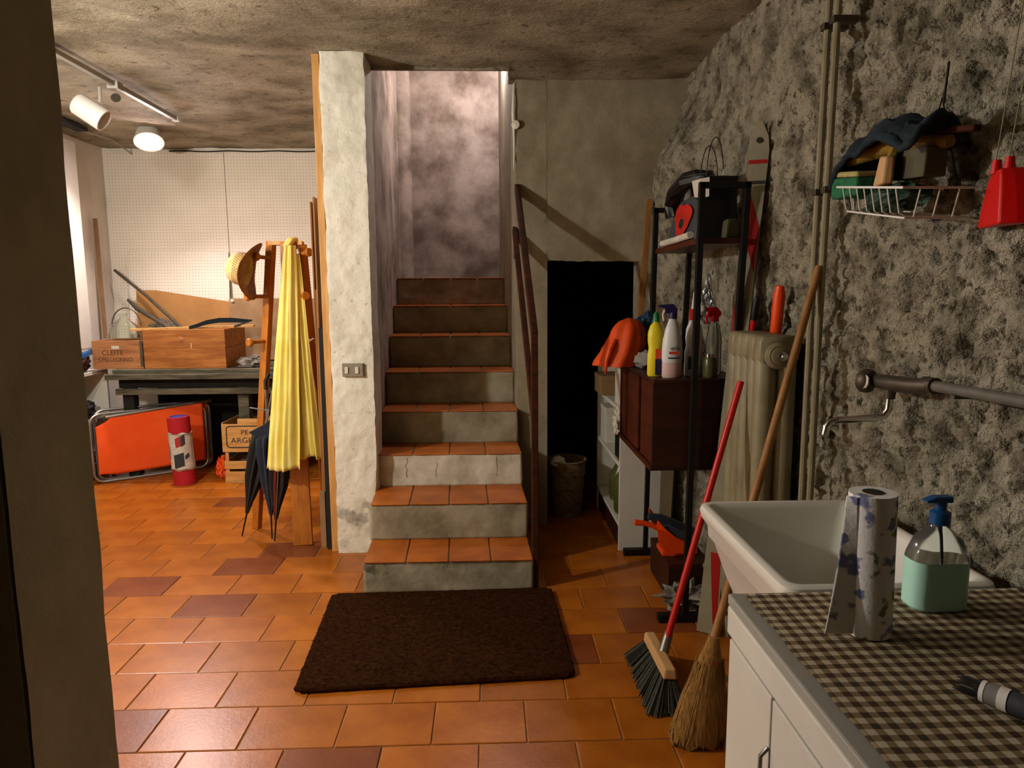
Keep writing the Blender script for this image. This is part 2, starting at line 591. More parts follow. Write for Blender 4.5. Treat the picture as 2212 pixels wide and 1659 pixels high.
tm = tile_mesh()
t0 = tm.build('tile', 'tile', floor)
mesh_a = t0.data
mesh_b = mesh_a.copy(); mesh_b.materials[0] = MATS['tile_dark']
dark = {(4, -5), (0, -5), (-1, -2.5), (2, 0), (6, -5.0), (5, -6.5), (9, -3.5), (7, -4.5), (-2, -1.0), (11, -6.5), (3, 1.5)}
first = True
field = MB()
for k in range(-12, 18):
    par = .5 if k % 2 else 0
    for n in range(-12, 5):
        nx = n + par
        cx = X0 + (nx + .5) * TW; cy = Y0 + (k + .5) * TD
        if cx < -3.1 or cx > 1.2 or cy > 5.85: continue
        if -.60 < cx < .16 and cy > 3.22: continue
        if -.86 < cx < -.6 and cy > 3.7: continue
        hidden = (cy < 1.75 or cx < -.64 * cy - .12 or (cx > .3 and cy > 3.95) or (cx > .62 and cy < 2.1) or cx > 1.02)
        z = random.uniform(-.0006, .0006)
        if hidden:
            field.add([(v[0] + cx, v[1] + cy, v[2] + z) for v in tm.v], tm.f)
            continue
        if first: o = t0; first = False
        else:
            o = t0.copy(); COL.objects.link(o); o.parent = floor
        o.data = mesh_b if (k, nx) in dark else mesh_a
        o.location = (cx, cy, z)
        o.rotation_euler = (random.uniform(-.0012, .0012), random.uniform(-.0012, .0012), random.uniform(-.0025, .0025))
fo = field.build('tile_field', 'tile', floor)
fo['kind'] = 'stuff'

# ---- ceiling
cm = MB()


def ceil_patch(xa, xb, ya, yb):
    nu = max(2, int((xb - xa) / .035)); nv = max(2, int((yb - ya) / .035))

    def fn(u, v):
        x = xa + (xb - xa) * u; y = ya + (yb - ya) * v
        d = .016 * fb(x, y, 0, 1.6) + .004 * fb(x, y, 3, 14)
        # vault haunch where the rough wall runs up into the ceiling
        return (x, y, HC + d)
    cm.grid(fn, nu, nv)


ceil_patch(-3.25, 1.4, -.8, 3.86)
ceil_patch(-3.25, -.70, 3.86, 5.95)
ceil_patch(.12, 1.4, 3.86, 4.12)
cm.box(-3.25, 1.4, -.8, 3.86, HC + .035, HC + .2)
cm.box(-3.25, -.70, 3.86, 5.95, HC + .035, HC + .2)
cm.box(.12, 1.4, 3.86, 4.12, HC + .035, HC + .2)
cm.box(-.70, .12, 3.84, 3.86, HC - .012, HC + .2)
struct(cm.build('ceiling', 'ceiling_plaster', smooth=True, angle=60), 'stained grey plaster ceiling')


# ---- right wall (rough)
def sm(t):
    t = max(0, min(1, t)); return t * t * (3 - 2 * t)


def wall_x(y, z):
    bulge = .19 * sm((2.58 - z) / .62) * sm((y - 3.35) / .6)
    rib = .03 * sm((y - 2.86) / .05) * sm((z - 1.95) / .2)
    lean = .03 * sm((2.4 - z) / 1.2)
    return 1.15 - bulge - rib * .9 - lean


def wall_fn(u, v):
    y = -.8 + 1.6 * u / .04 if u < .04 else .8 + 3.3 * (u - .04) / .96
    z = -.02 + (HC + .06) * v
    near = .40 + .60 * sm((2.95 - y) / .5)
    p = Vector((0, y, z))
    d = .020 * noise.fractal(p * 3.2, 1, 2, 4)
    d += .016 * near * noise.fractal(p * 13 + Vector((3, 0, 0)), .6, 2, 5)
    d -= .010 * near * abs(noise.noise(p * 24 + Vector((5, 5, 5))))
    pit = noise.noise(p * 24 + Vector((9, 2, 0))) + .5 * noise.noise(p * 52)
    d += .075 * near * max(0, min(.45, pit - .14))
    lump = noise.noise(p * 9 + Vector((1, 7, 0)))
    d -= .020 * near * max(0, lump)
    return (wall_x(y, z) + d, y, z)


wr = MB().grid(wall_fn, 600, 430)
struct(wr.build('wall_right', 'rough_plaster', smooth=True, angle=80), 'rough pitted grey stone plaster wall')

# ---- back wall panel above the cellar opening
pb = MB()


def panel(xa, xb, za, zb, yy, nu, nv, amp=.006):
    def fn(u, v):
        x = xa + (xb - xa) * u; z = za + (zb - za) * v
        e = 0.010 * fb(x, 5, z, 9) if v in (0, 1) or u == 0 else 0
        return (x + (e if u == 0 else 0), yy + amp * fb(x, yy, z, 7) , z + (e if v == 0 else 0))
    pb.grid(fn, nu, nv)


panel(.337, 1.3, 1.575, HC + .02, 4.0, 60, 60)
panel(.872, 1.3, .95, 1.577, 4.0, 24, 36)
pb.box(.337, 1.3, 4.02, 4.16, 1.59, HC + .02)
pb.box(.872, 1.3, 4.02, 4.16, .95, 1.6)
struct(pb.build('wall_back', 'smooth_plaster', smooth=True, angle=60), 'grey plaster wall above the dark cellar opening')
# dark cellar passage behind
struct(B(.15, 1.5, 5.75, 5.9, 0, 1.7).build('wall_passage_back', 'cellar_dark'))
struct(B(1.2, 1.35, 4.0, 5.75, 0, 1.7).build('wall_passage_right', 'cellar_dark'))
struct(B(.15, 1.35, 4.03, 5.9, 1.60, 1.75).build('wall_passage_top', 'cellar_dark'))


# ---- stairwell walls
def xl(y): return -.602 - .0395 * (y - 3.092)


def xr(y): return .195 - .0395 * (y - 3.092)


sr = MB()
sr.hexa([(xr(4.01), 4.01, 0), (.338, 4.01, 0), (.338, 5.9, 0), (xr(5.9), 5.9, 0),
         (xr(4.01), 4.01, 1.79), (.338, 4.01, 1.79), (.338, 5.9, 1.79), (xr(5.9), 5.9, 1.79)])


def pier_fn(u, v):
    x = xr(4.02) + .010 * fb(0, 0, v * 2.4, 5) * (1 if u == 0 else 0) + (.335 - xr(4.02)) * u
    z = 1.79 + (HC - 1.79 + .02) * v
    return (x, 4.03 + .008 * fb(x, 0, z, 9), z)


sr.grid(pier_fn, 12, 40)
sr.hexa([(xr(4.045), 4.045, 1.79), (.335, 4.045, 1.79), (.335, 5.9, 1.79), (xr(5.9), 5.9, 1.79),
         (xr(4.045), 4.045, 4.2), (.335, 4.045, 4.2), (.335, 5.9, 4.2), (xr(5.9), 5.9, 4.2)])
struct(sr.build('wall_stair_right', 'smooth_plaster', smooth=True, angle=40), 'grey plaster pier between staircase and cellar opening')

sl = MB()
sl.hexa([(-.835, 3.80, 0), (xl(3.8) - .003, 3.80, 0), (xl(5.9) - .003, 5.9, 0), (-.835, 5.9, 0),
         (-.835, 3.80, 4.2), (xl(3.8) - .003, 3.80, 4.2), (xl(5.9) - .003, 5.9, 4.2), (-.835, 5.9, 4.2)])
struct(sl.build('wall_stair_left', 'stair_plaster'), 'mauve grey plaster wall left of the stairs')
sb = MB()


def sb_fn(u, v):
    x = -.75 + 1.0 * u; z = 1.4 + 2.85 * v
    return (x, 5.74 + .008 * fb(x, 0, z, 4), z)


sb.grid(sb_fn, 40, 90)
sb.box(-.85, .4, 5.76, 5.9, 0, 4.25)
struct(sb.build('wall_stair_back', 'stair_plaster', smooth=True, angle=60), 'stained mauve plaster wall at the head of the stairs')
# rounded plaster corner
rc = MB().lathe([(.085, 1.5), (.085, 4.2)], c=(-.695, 5.70, 0), n=28)
struct(rc.build('trim_1', 'stair_plaster', smooth=True, angle=50), 'rounded plaster column in the stairwell corner')
struct(B(-.9, .4, 3.84, 5.95, 4.2, 4.3).build('stair_ceiling', 'stair_plaster'))
struct(B(-.9, .4, 3.74, 3.86, HC + .03, 4.3).build('wall_stair_front', 'stair_plaster'))

# ---- white pillar
pl = MB()


def pill(fnface, nu, nv):
    pl.grid(fnface, nu, nv)


def pdisp(x, y, z):
    return .007 * fb(x, y, z, 5) + .004 * fb(x, y, z, 18)


PXL, PXR = -.832, -.612


def pf(u, v):
    z = HC * v
    x = PXL + (PXR - PXL) * u
    edge = .012 * fb(3, u, z, 6) if u in (0, 1) else 0
    low = .0
    if u > .8: low = -.030 * sm((.55 - z) / .5) * (u - .8) / .2
    return (x + edge * .6 + low, 3.6 + pdisp(x, 0, z) + abs(edge) * .5, z)


def pr_(u, v):
    z = HC * v; y = 3.6 + .22 * u
    if u == 0: return pf(1, v)
    return (PXR + .005 * fb(1, y, z, 8), y, z)


def pl_(u, v):
    z = HC * v; y = 3.6 + .22 * u
    if u == 0: return pf(0, v)
    return (PXL + .005 * fb(2, y, z, 8), y, z)


pl.grid(pf, 22, 200)
pl.grid(pr_, 10, 200)
pl.grid(pl_, 10, 200)
struct(pl.build('pillar', 'pillar_plaster', smooth=True, angle=60), 'white plastered pillar beside the stairs')

# ---- left room shell
struct(B(-3.3, -3.15, .9, 6.05, 0, HC + .2).build('wall_left', 'left_wall'), 'white side wall of the workshop')
wb = MB().box(-3.2, -.62, 5.91, 6.05, 0, HC + .2)
struct(wb.build('wall_workshop_back', 'left_wall'), 'white wall behind the workbench')
# near wall (door jamb)
nw = MB()


def jamb(u, v):
    y = .92 + .2 * u; z = -.01 + (HC + .02) * v
    return (-.655 + .003 * fb(0, y, z, 6), y, z)


nw.grid(jamb, 6, 60)
nw.box(-3.3, -.662, .92, 1.12, -.01, HC + .03)
struct(nw.build('wall_near', 'near_plaster', smooth=True, angle=40), 'dim plaster jamb of the near wall at the left edge')
struct(B(-1.7, 1.4, -.95, -.8, 0, HC + .1).build('wall_behind', 'near_plaster'))
struct(B(-1.75, -1.6, -.95, .92, 0, HC + .1).build('wall_side', 'near_plaster'))

# ---- staircase
YS = [3.092, 3.375, 3.69, 3.955, 4.235, 4.525, 4.845, 5.165, 5.76]
ZS = [.156, .345, .527, .719, .917, 1.121, 1.312, 1.509]
TH = .007
st = MB()
for i in range(8):
    y = YS[i] + .004
    z0 = 0
    z1 = ZS[i] - TH
    ya, yb = y, 5.76
    yb = YS[i + 1] + .02
    st.hexa([(xl(ya) + .004, ya, z0), (xr(ya) - .004, ya, z0), (xr(yb) - .004, yb, z0), (xl(yb) + .004, yb, z0),
             (xl(ya) + .004, ya, z1), (xr(ya) - .004, ya, z1), (xr(yb) - .004, yb, z1), (xl(yb) + .004, yb, z1)])
stair = struct(st.build('staircase', 'concrete'), 'concrete staircase with terracotta treads')
for i in range(8):
    y = YS[i]; zlo = 0 if i == 0 else ZS[i - 1] - .001; zhi = ZS[i] - TH

    def rf(u, v, y=y, zlo=zlo, zhi=zhi, i=i):
        x = xl(y) + (xr(y) - xl(y)) * u; z = zlo + (zhi - zlo) * v
        wob = .006 * fb(i, 0, z, 9) if u in (0, 1) else 0
        return (x + wob, y + .004 * fb(x, i, z, 9) + abs(wob), z)
    rm = MB().grid(rf, 60, 16)
    rmat = ['riser_damp', 'concrete', 'concrete_white', 'concrete', 'concrete', 'concrete', 'concrete', 'concrete'][i]
    r = rm.build('riser', rmat, stair, smooth=True, angle=60, solid=.012)
    if i == 1:
        B(-.085, -.035, y - .006, y + .008, .318, .331).build('vent_slot', 'black_plastic', r)
    if i == 2:
        crk = MB()
        for cx in (-.46, -.30, .03):
            pts = [(cx + .012 * fb(cx, 1, k * .3, 4), y - .0062, zlo + .05 + k * .022) for k in range(6)]
            crk.tube(pts, .0011, 4)
        crk.build('crack', 'ink', r)
    # tread tiles
    ya = y - .014; yb = YS[i + 1]
    if i == 7: yb = YS[7] + .30
    zt = ZS[i]
    n = 4
    off = (0, 0, 0)[0]
    for j in range(n):
        a, b = j / n, (j + 1) / n
        g = .003

        def P(u, yy, gg): return xl(yy) + (xr(yy) - xl(yy)) * u + gg
        tmz = MB().hexa([(P(a, ya, g), ya, zt - TH), (P(b, ya, -g), ya, zt - TH), (P(b, yb, -g), yb, zt - TH), (P(a, yb, g), yb, zt - TH),
                         (P(a, ya, g), ya, zt), (P(b, ya, -g), ya, zt), (P(b, yb, -g), yb, zt), (P(a, yb, g), yb, zt)])
        tmz.build('tread_tile', 'tread_tile', stair, bevel=.003)
B(-.70, .12, 5.46, 5.76, 1.40, 1.507).build('landing', 'concrete', stair)

# ================================================================== PEGBOARD WALL PANELS (each board of the clad wall)
pegs = [(-3.12, -2.165), (-2.16, -1.30), (-1.295, -.84)]
cl = struct(B(-3.13, -.845, 5.898, 5.909, .8, HC - .02).build('wall_workshop_lining', 'pegboard'), 'perforated white pegboard lining')
for a, b in pegs:
    B(a, b, 5.886, 5.897, .80, HC - .035).build('pegboard_panel', 'pegboard', cl, bevel=.001)
# ragged dark gap strip under the ceiling
MB().tube([(-2.6 + i * .08, 5.884, HC - .028 + .004 * math.sin(i * 1.3)) for i in range(22)], .005, 6).build('gap_strip', 'dark_strip', cl)

# ================================================================== STAIR RAIL
hr = thing('stair_handrail', 'dark brown wooden handrail with newel post right of the stairs', 'handrail', (.207, 3.12, 0))
MB().beam((.206, 3.12, 0), (.204, 3.12, 1.215), .030, .045, (0, 1, 0)).build('newel_post', 'rail_wood', hr, bevel=.003)
MB().beam((.204, 3.105, 1.205), (.166, 4.03, 1.995), .030, .045, (0, 0, 1)).build('rail', 'rail_wood', hr, bevel=.004)
MB().beam((.204, 3.125, .80), (.150, 4.03, 1.76), .026, .045, (0, 0, 1)).build('lower_rail', 'rail_wood', hr, bevel=.004)

# switch plate
sw = thing('light_switch', 'beige double light switch plate on the white pillar', 'light switch', (-.716, 3.592, .967))
B(-.772, -.662, 3.581, 3.598, .967, 1.037).build('plate', 'beige_plate', sw, bevel=.003)
for cx in (-.748, -.694):
    B(cx - .009, cx + .009, 3.575, 3.583, .984, 1.019).build('rocker', 'ivory', sw, bevel=.002)
for cx in (-.766, -.668):
    MB().lathe([(.0025, 0), (.0025, .003)], (cx, 3.582, 1.002), 8, (0, -1, 0)).build('screw', 'grey_metal', sw)

# white patch of plaster + round box on pier
jb = MB().lathe([(.0, 0), (.024, 0), (.024, .010), (.018, .014), (0, .014)], (.160, 4.020, 2.335), 20, (-.3, -1, 0))
tag(jb.build('junction_box', 'ivory', smooth=True), 'small round white junction box at the stair corner', 'junction box')
cd = MB().tube([(.150, 4.022, 2.56), (.146, 4.022, 2.40), (.150, 4.022, 2.25), (.147, 4.022, 2.09)], [.004, .010, .006, .002], 8)
tag(cd.build('plaster_seam', 'white_plastic', smooth=True), 'white strip of filler down the stair corner', 'filler strip')

# ================================================================== DOORMAT
dm = MB()
cor = [(-.705, 2.268), (.303, 2.327), (.280, 3.072), (-.745, 3.050)]


def rect_loop(c, z, inset, nper=40):
    out = []
    cx = sum(p[0] for p in c) / 4; cy = sum(p[1] for p in c) / 4
    for i in range(4):
        p, q = c[i], c[(i + 1) % 4]
        for k in range(nper):
            t = k / nper
            x = p[0] + (q[0] - p[0]) * t; y = p[1] + (q[1] - p[1]) * t
            dx, dy = x - cx, y - cy; L = math.hypot(dx, dy)
            corner = min(t, 1 - t)
            rr = .018 * max(0, 1 - corner / .03) ** 2
            x -= dx / L * (inset + rr); y -= dy / L * (inset + rr)
            j = .004 * noise.noise(Vector((x * 60, y * 60, z * 50)))
            out.append(Vector((x + j, y + j * .7, z)))
    return out


dmo = thing('doormat', 'dark brown coir doormat at the foot of the stairs', 'doormat', (-.22, 2.68, 0))
MB().loft([rect_loop(cor, .001, .004), rect_loop(cor, .012, 0), rect_loop(cor, .021, .006)]).build('pile', 'mat_fibre', dmo)
fz = MB()
for i in range(5200):
    u, v = random.random(), random.random()
    a = Vector(cor[0]).lerp(Vector(cor[1]), u); b = Vector(cor[3]).lerp(Vector(cor[2]), u); p = a.lerp(b, v)
    p = Vector((p.x, p.y, .019)); d = Vector((random.uniform(-1, 1), random.uniform(-1, 1), 2.2)).normalized() * random.uniform(.006, .012)
    s_ = Vector((random.uniform(-1, 1), random.uniform(-1, 1), 0)) * .0016
    fz.add([p - s_, p + s_, p + d], [(0, 1, 2)])
fzo = fz.build('tuft', 'mat_fibre', dmo); fzo['kind'] = 'stuff'

# ================================================================== LEFT ROOM : workbench
wbn = thing('workbench', 'grimy dark wooden workbench along the pegboard wall', 'workbench', (-2.05, 5.5, 0))
ys = [5.14, 5.39, 5.64, 5.88]
for a, b in zip(ys[:-1], ys[1:]):
    B(-2.80, -1.02, a + .002, b - .002, .805, .848).build('plank', 'bench_wood', wbn, bevel=.004)
B(-2.84, -1.02, 5.105, 5.138, .775, .815).build('front_rail', 'bench_wood', wbn, bevel=.004)
B(-2.80, -1.02, 5.16, 5.20, .655, .70).build('lower_rail', 'bench_wood', wbn, bevel=.004)
B(-2.80, -1.02, 5.22, 5.85, .70, .80).build('drawer_case', 'bench_dark', wbn)
for x in (-2.74, -1.88, -1.10):
    for y in (5.26, 5.80):
        B(x - .04, x + .04, y - .04, y + .04, 0, .70).build('leg', 'bench_dark' if x < -2 else 'bench_wood', wbn, bevel=.003)
B(-2.80, -1.02, 5.84, 5.87, 0, .70).build('back_board', 'bench_dark', wbn)


def open_crate(root, x0, x1, y0, y1, z0, z1, t, m, rows=1, name='board'):
    """slatted wooden box; rows of boards on each side"""
    h = (z1 - z0 - t) / rows
    for k in range(rows):
        za = z0 + t + k * h + (.001 if k else 0); zb = z0 + t + (k + 1) * h - .001
        B(x0, x1, y0, y0 + t, za, zb).build('front_board', m, root, bevel=.0015)
        B(x0, x1, y1 - t, y1, za, zb).build('back_board', m, root, bevel=.0015)
        B(x0, x0 + t, y0 + t, y1 - t, za, zb).build('side_board', m, root, bevel=.0015)
        B(x1 - t, x1, y0 + t, y1 - t, za, zb).build('side_board', m, root, bevel=.0015)
    B(x0, x1, y0, y1, z0, z0 + t).build('bottom_board', m, root, bevel=.0015)


c1 = thing('wooden_crate', 'small faded wooden drinks crate with stencilled lettering on the bench', 'crate', (-2.77, 5.33, .85))
open_crate(c1, -2.955, -2.585, 5.18, 5.48, .85, 1.062, .012, 'crate_wood2')
text('CLEITE', .052, 'faded_ink', c1, (-2.885, 5.1785, .955), (1, 0, 0), (0, 0, 1), squash=1.0)
text('S.PELLEGRINO', .042, 'faded_ink', c1, (-2.915, 5.1785, .905), (1, 0, 0), (0, 0, 1), squash=.95)
B(-2.81, -2.755, 5.1775, 5.1795, 1.000, 1.022).build('paper_label', 'box_white', c1)
B(-2.604, -2.584, 5.1765, 5.18, .866, 1.06).build('corner_batten', 'dull_metal', c1)

c2 = thing('wooden_crate', 'large warm brown wooden crate in the middle of the bench', 'crate', (-2.27, 5.4, .85))
open_crate(c2, -2.572, -1.972, 5.17, 5.60, .85, 1.142, .016, 'crate_wood', rows=2)
MB().blob((-2.29, 5.168, 1.07), .018, (1.2, .3, 1), .5, 3, 4, 12, 8).build('paper_scrap', 'crate_wood2', c2)
B(-2.224, -2.219, 5.168, 5.171, 1.0, 1.04).build('scratch', 'ivory', c2)

# things on / behind the crates
dj = thing('glass_demijohn', 'clear glass demijohn with wire handle standing in the small crate', 'demijohn', (-2.79, 5.34, .863))
MB().lathe([(.0, .863), (.10, .863), (.115, .88), (.118, 1.00), (.116, 1.10), (.10, 1.16), (.05, 1.20), (.028, 1.22), (.028, 1.25), (.032, 1.255),
            (.029, 1.255), (.025, 1.22), (.046, 1.196), (.096, 1.155), (.112, 1.10), (.114, 1.0), (.111, .885), (.0, .872)], (-2.79, 5.34, 0), 28).build('body', 'glass', dj, smooth=True, angle=60)
MB().tube([(-2.79 + .11 * math.cos(t) + .02, 5.34, 1.16 + .14 * math.sin(t)) for t in (PI * k / 14 for k in range(15))], .005, 6).build('wire_handle', 'dull_metal', dj, smooth=True)
bs = thing('plastic_sheet', 'crumpled clear plastic sheet between the two crates', 'plastic sheet', (-2.62, 5.55, .85))
MB().blob((-2.66, 5.685, 1.02), .16, (.9, .28, 1.0), .5, 2.5, 3, 20, 12, flat=.85).build('film', 'clear_plastic', bs)

pk = MB().hexa([(-2.70, 5.24, 1.128), (-1.80, 5.30, 1.149), (-1.80, 5.345, 1.149), (-2.70, 5.285, 1.128),
                (-2.70, 5.24, 1.146), (-1.80, 5.30, 1.167), (-1.80, 5.345, 1.167), (-2.70, 5.285, 1.146)])
tag(pk.build('wood_lath', 'pale_wood', bevel=.002), 'pale wooden lath lying across the large crate', 'lath')
sk = thing('sickle', 'dark curved sickle blade lying on top of the large crate', 'sickle', (-2.05, 5.26, 1.16))
pts = [(-2.24, 5.20, 1.152), (-2.19, 5.21, 1.165), (-2.12, 5.22, 1.19), (-2.03, 5.23, 1.205), (-1.94, 5.24, 1.205), (-1.86, 5.25, 1.20), (-1.80, 5.26, 1.205)]
sm_ = MB()
wd = [.012, .014, .016, .018, .018, .014, .002]
lo = [Vector(p) - Vector((0, 0, w_)) for p, w_ in zip(pts, wd)]
sm_.loft([[Vector(p) + Vector((0, -.003, w_)), Vector(p) + Vector((0, .003, w_)), Vector(p) + Vector((0, .003, -w_)), Vector(p) + Vector((0, -.003, -w_))] for p, w_ in zip(pts, wd)])
sm_.build('blade', 'dark_cloth', sk, smooth=True)
MB().tube([(-1.80, 5.27, 1.203), (-1.87, 5.28, 1.18), (-1.94, 5.29, 1.155)], .008, 8).build('tang', 'dull_metal', sk, smooth=True)

p = MB().hexa([(-2.99, 5.80, .86), (-2.17, 5.80, .86), (-2.17, 5.812, .86), (-2.99, 5.812, .86),
               (-2.985, 5.868, 1.77), (-2.165, 5.868, 1.745), (-2.165, 5.88, 1.745), (-2.985, 5.88, 1.77)])
tag(p.build('pegboard_offcut', 'pegboard', bevel=.002), 'white pegboard offcut leaning behind the crates', 'board')
poly = [(-2.90, 5.755, .86), (-2.12, 5.755, .86), (-2.14, 5.79, 1.335), (-2.75, 5.79, 1.435), (-2.905, 5.79, 1.435)]
tag(MB().prism(poly, (0, .012, 0)).build('cardboard_sheet', 'brown_board'), 'brown angled fibreboard sheet leaning behind the crates', 'board')
p = MB().hexa([(-2.15, 5.70, .86), (-1.44, 5.70, .86), (-1.44, 5.715, .86), (-2.15, 5.715, .86),
               (-2.14, 5.75, 1.365), (-1.43, 5.75, 1.36), (-1.43, 5.765, 1.36), (-2.14, 5.765, 1.365)])
hb = p.build('hardboard_sheet', 'hardboard', bevel=.002)
tag(hb, 'rectangular grey brown hardboard sheet behind the coat stand', 'board')
for (x, z, r) in ((-1.56, 1.27, .016), (-1.52, 1.275, .012), (-1.575, 1.25, .010), (-2.11, 1.345, .015)):
    MB().blob((x, 5.738 + .0 * z, z), r, (1, .2, .8), .4, 4, x, 10, 6).build('paint_fleck', 'box_white', hb)
tag(MB().tube([(-3.06, 5.78, 1.60), (-2.80, 5.74, 1.39), (-2.47, 5.66, 1.10), (-2.30, 5.60, .96)], .012, 8).build('iron_rod', 'dull_metal', smooth=True),
    'long dark iron rod leaning diagonally to the left corner', 'rod')
tl = MB().tube([(-2.93, 5.70, 1.36), (-2.85, 5.68, 1.29), (-2.70, 5.65, 1.20), (-2.55, 5.60, 1.11)], [.012, .022, .016, .012], 8)
tag(tl.build('worn_tool', 'dull_metal', smooth=True), 'short worn dark tool handle below the iron rod', 'tool')
tag(MB().blob((-1.80, 5.30, .885), .10, (1.1, .9, .42), .7, 2.5, 11, 26, 14, flat=.849).build('rag', 'dust_rag'), 'crumpled grey rag on the bench beside the large crate', 'rag')
bx = thing('storage_box', 'dark green box with white lid on the bench near the pillar', 'box', (-1.36, 5.35, .849))
B(-1.50, -1.22, 5.24, 5.50, .849, .955).build('body', 'box_green', bx, bevel=.003)
B(-1.505, -1.215, 5.235, 5.505, .955, .985).build('lid', 'box_white', bx, bevel=.003)
tag(MB().lathe([(0, .985), (.03, .985), (.032, .99), (.032, 1.03), (.026, 1.04), (0, 1.04)], (-1.36, 5.33, 0), 18).build('small_jar', 'ivory', smooth=True), 'small cream jar on the green box lid', 'jar')

# white wall cabinet and shelf left
wc = thing('wall_cabinet', 'tall white wall cabinet at the left side of the workshop', 'cabinet', (-3.06, 4.7, 1.0))
B(-3.148, -2.995, 4.1, 5.24, 1.0, 2.50).build('body', 'white_lacquer', wc, bevel=.004)
for a, b in ((4.105, 4.665), (4.675, 5.235)):
    B(-2.995, -2.978, a, b, 1.005, 2.495).build('door', 'white_lacquer', wc, bevel=.003)
tag(MB().beam((-3.09, 5.62, 1.05), (-3.115, 5.66, 2.0), .03, .014, (0, 1, 0)).build('thin_batten', 'hardboard'), 'thin brown batten standing beside the white wall cabinet', 'batten')
ws = thing('white_shelf', 'low white shelf unit below the wall cabinet', 'shelf', (-3.06, 5.0, 0))
B(-3.148, -2.965, 5.36, 5.385, 0, .83).build('side_panel', 'white_lacquer', ws, bevel=.002)
B(-3.148, -2.965, 4.3, 4.325, 0, .83).build('side_panel', 'white_lacquer', ws, bevel=.002)
for z in (.12, .45, .805):
    B(-3.148, -2.965, 4.325, 5.36, z, z + .025).build('shelf_board', 'white_lacquer', ws, bevel=.002)
B(-3.148, -3.14, 4.325, 5.36, 0, .83).build('back_panel', 'hardboard', ws)
tag(MB().blob((-3.03, 5.10, .91), .075, (.9, 1.6, 1.0), .3, 3, 2, flat=.831).build('dark_bundle', 'dark_wood'), 'dark bundle on the white shelf unit under the wall cabinet', 'bundle')
tag(MB().beam((-2.975, 4.95, .935), (-2.975, 5.24, .985), .03, .03, (0, 0, 1)).build('blue_strap', 'bin_blue'), 'blue strap lying over the dark bundle', 'strap')
tag(MB().blob((-3.03, 5.16, .55), .07, (.8, 1.2, 1.0), .5, 3, 8, flat=.476).build('black_rag', 'black_cloth'), 'black rag on the middle board of the white shelf', 'rag')
tag(B(-3.10, -2.98, 5.05, 5.30, .146, .20).build('red_case', 'red_cloth', bevel=.006), 'dark red case on the lowest board of the white shelf', 'case')

# ---- folding camp bed
cb = thing('camp_bed', 'folded orange canvas camp bed with metal frame under the bench', 'camp bed', (-2.62, 5.34, 0))
A = Vector((-2.955, 5.07, 0)); D = (Vector((-2.30, 5.52, 0)) - A)
Ld = D.length; D.normalize(); N = Vector((D.y, -D.x, 0))  # toward viewer


def cp(s_, z, n=0): return A + D * s_ + N * n + Vector((0, 0, z))


def canvas(nf, s0, s1, lean):
    m = MB()

    def fn(u, v):
        s_ = s0 + (s1 - s0) * u
        z0 = .055 + .02 * u; z1 = .50 + .045 * u
        # notches at the left corners
        z = z0 + (z1 - z0) * v
        cut = 0
        if u < .14: cut = .07 * (1 - u / .14) ** .5
        z = min(max(z, z0 + cut * .25), z1 - cut)
        return cp(s_, z, nf + lean * v + .010 * math.sin(u * 9 + v * 3) * math.sin(PI * v) + .012 * math.sin(PI * v))
    m.grid(fn, 40, 20)
    return m


canvas(.03, .03, Ld - .02, 0).build('canvas', 'orange_canvas', cb, smooth=True, solid=.003)
canvas(-.02, .06, Ld + .02, 0).build('canvas', 'orange_canvas', cb, smooth=True, solid=.003)


def loop_tube(nf, s0, s1, z0, z1, r=.011):
    pts = []
    rc_ = .07
    for (cs, cz, t0) in ((s1 - rc_, z1 - rc_, 0), (s0 + rc_, z1 - rc_, PI / 2), (s0 + rc_, z0 + rc_, PI), (s1 - rc_, z0 + rc_, 1.5 * PI)):
        for k in range(7):
            t = t0 + PI / 2 * k / 6
            pts.append(cp(cs + rc_ * math.cos(t), cz + rc_ * math.sin(t), nf))
    pts.append(pts[0])
    return MB().tube(pts, r, 8, False)


loop_tube(.015, 0, Ld, .012, .525).build('frame_tube', 'aluminium', cb, smooth=True)
loop_tube(-.035, .03, Ld + .04, .012, .545).build('frame_tube', 'aluminium', cb, smooth=True)
MB().tube([cp(.1, .50, .03), cp(Ld - .05, .548, .03), cp(Ld + .05, .552, .02)], .013, 8).build('top_bar', 'aluminium', cb, smooth=True)

# ---- rolled mat
rm_ = thing('rolled_mat', 'red rolled foam mat wrapped in newspaper standing by the camp bed', 'mat', (-2.295, 5.06, 0))
ax0 = Vector((-2.285, 5.06, 0)); ax1 = Vector((-2.305, 5.06, .505))
MB().tube([ax0, ax1], .077, 28).build('roll', 'red_foam', rm_, smooth=True)
sp = []
for k in range(60):
    t = k / 59 * 2 * PI * 4
    sp.append(ax1 + Vector(((.066 - .058 * k / 59) * math.cos(t), (.066 - .058 * k / 59) * math.sin(t), .001)))
MB().tube(sp, .0032, 5).build('spiral_end', 'blue_foam', rm_, smooth=True)
wn = MB()


def wrap(u, v):
    t = 2 * PI * u; z = .115 + .275 * v + .008 * math.sin(5 * t) * (1 if v in (0, 1) else 0)
    c_ = ax0.lerp(ax1, z / .505); r = .0805 + .0025 * fb(math.cos(t), math.sin(t), z * 8, 2)
    return (c_.x + r * math.cos(t), c_.y + r * math.sin(t), z)


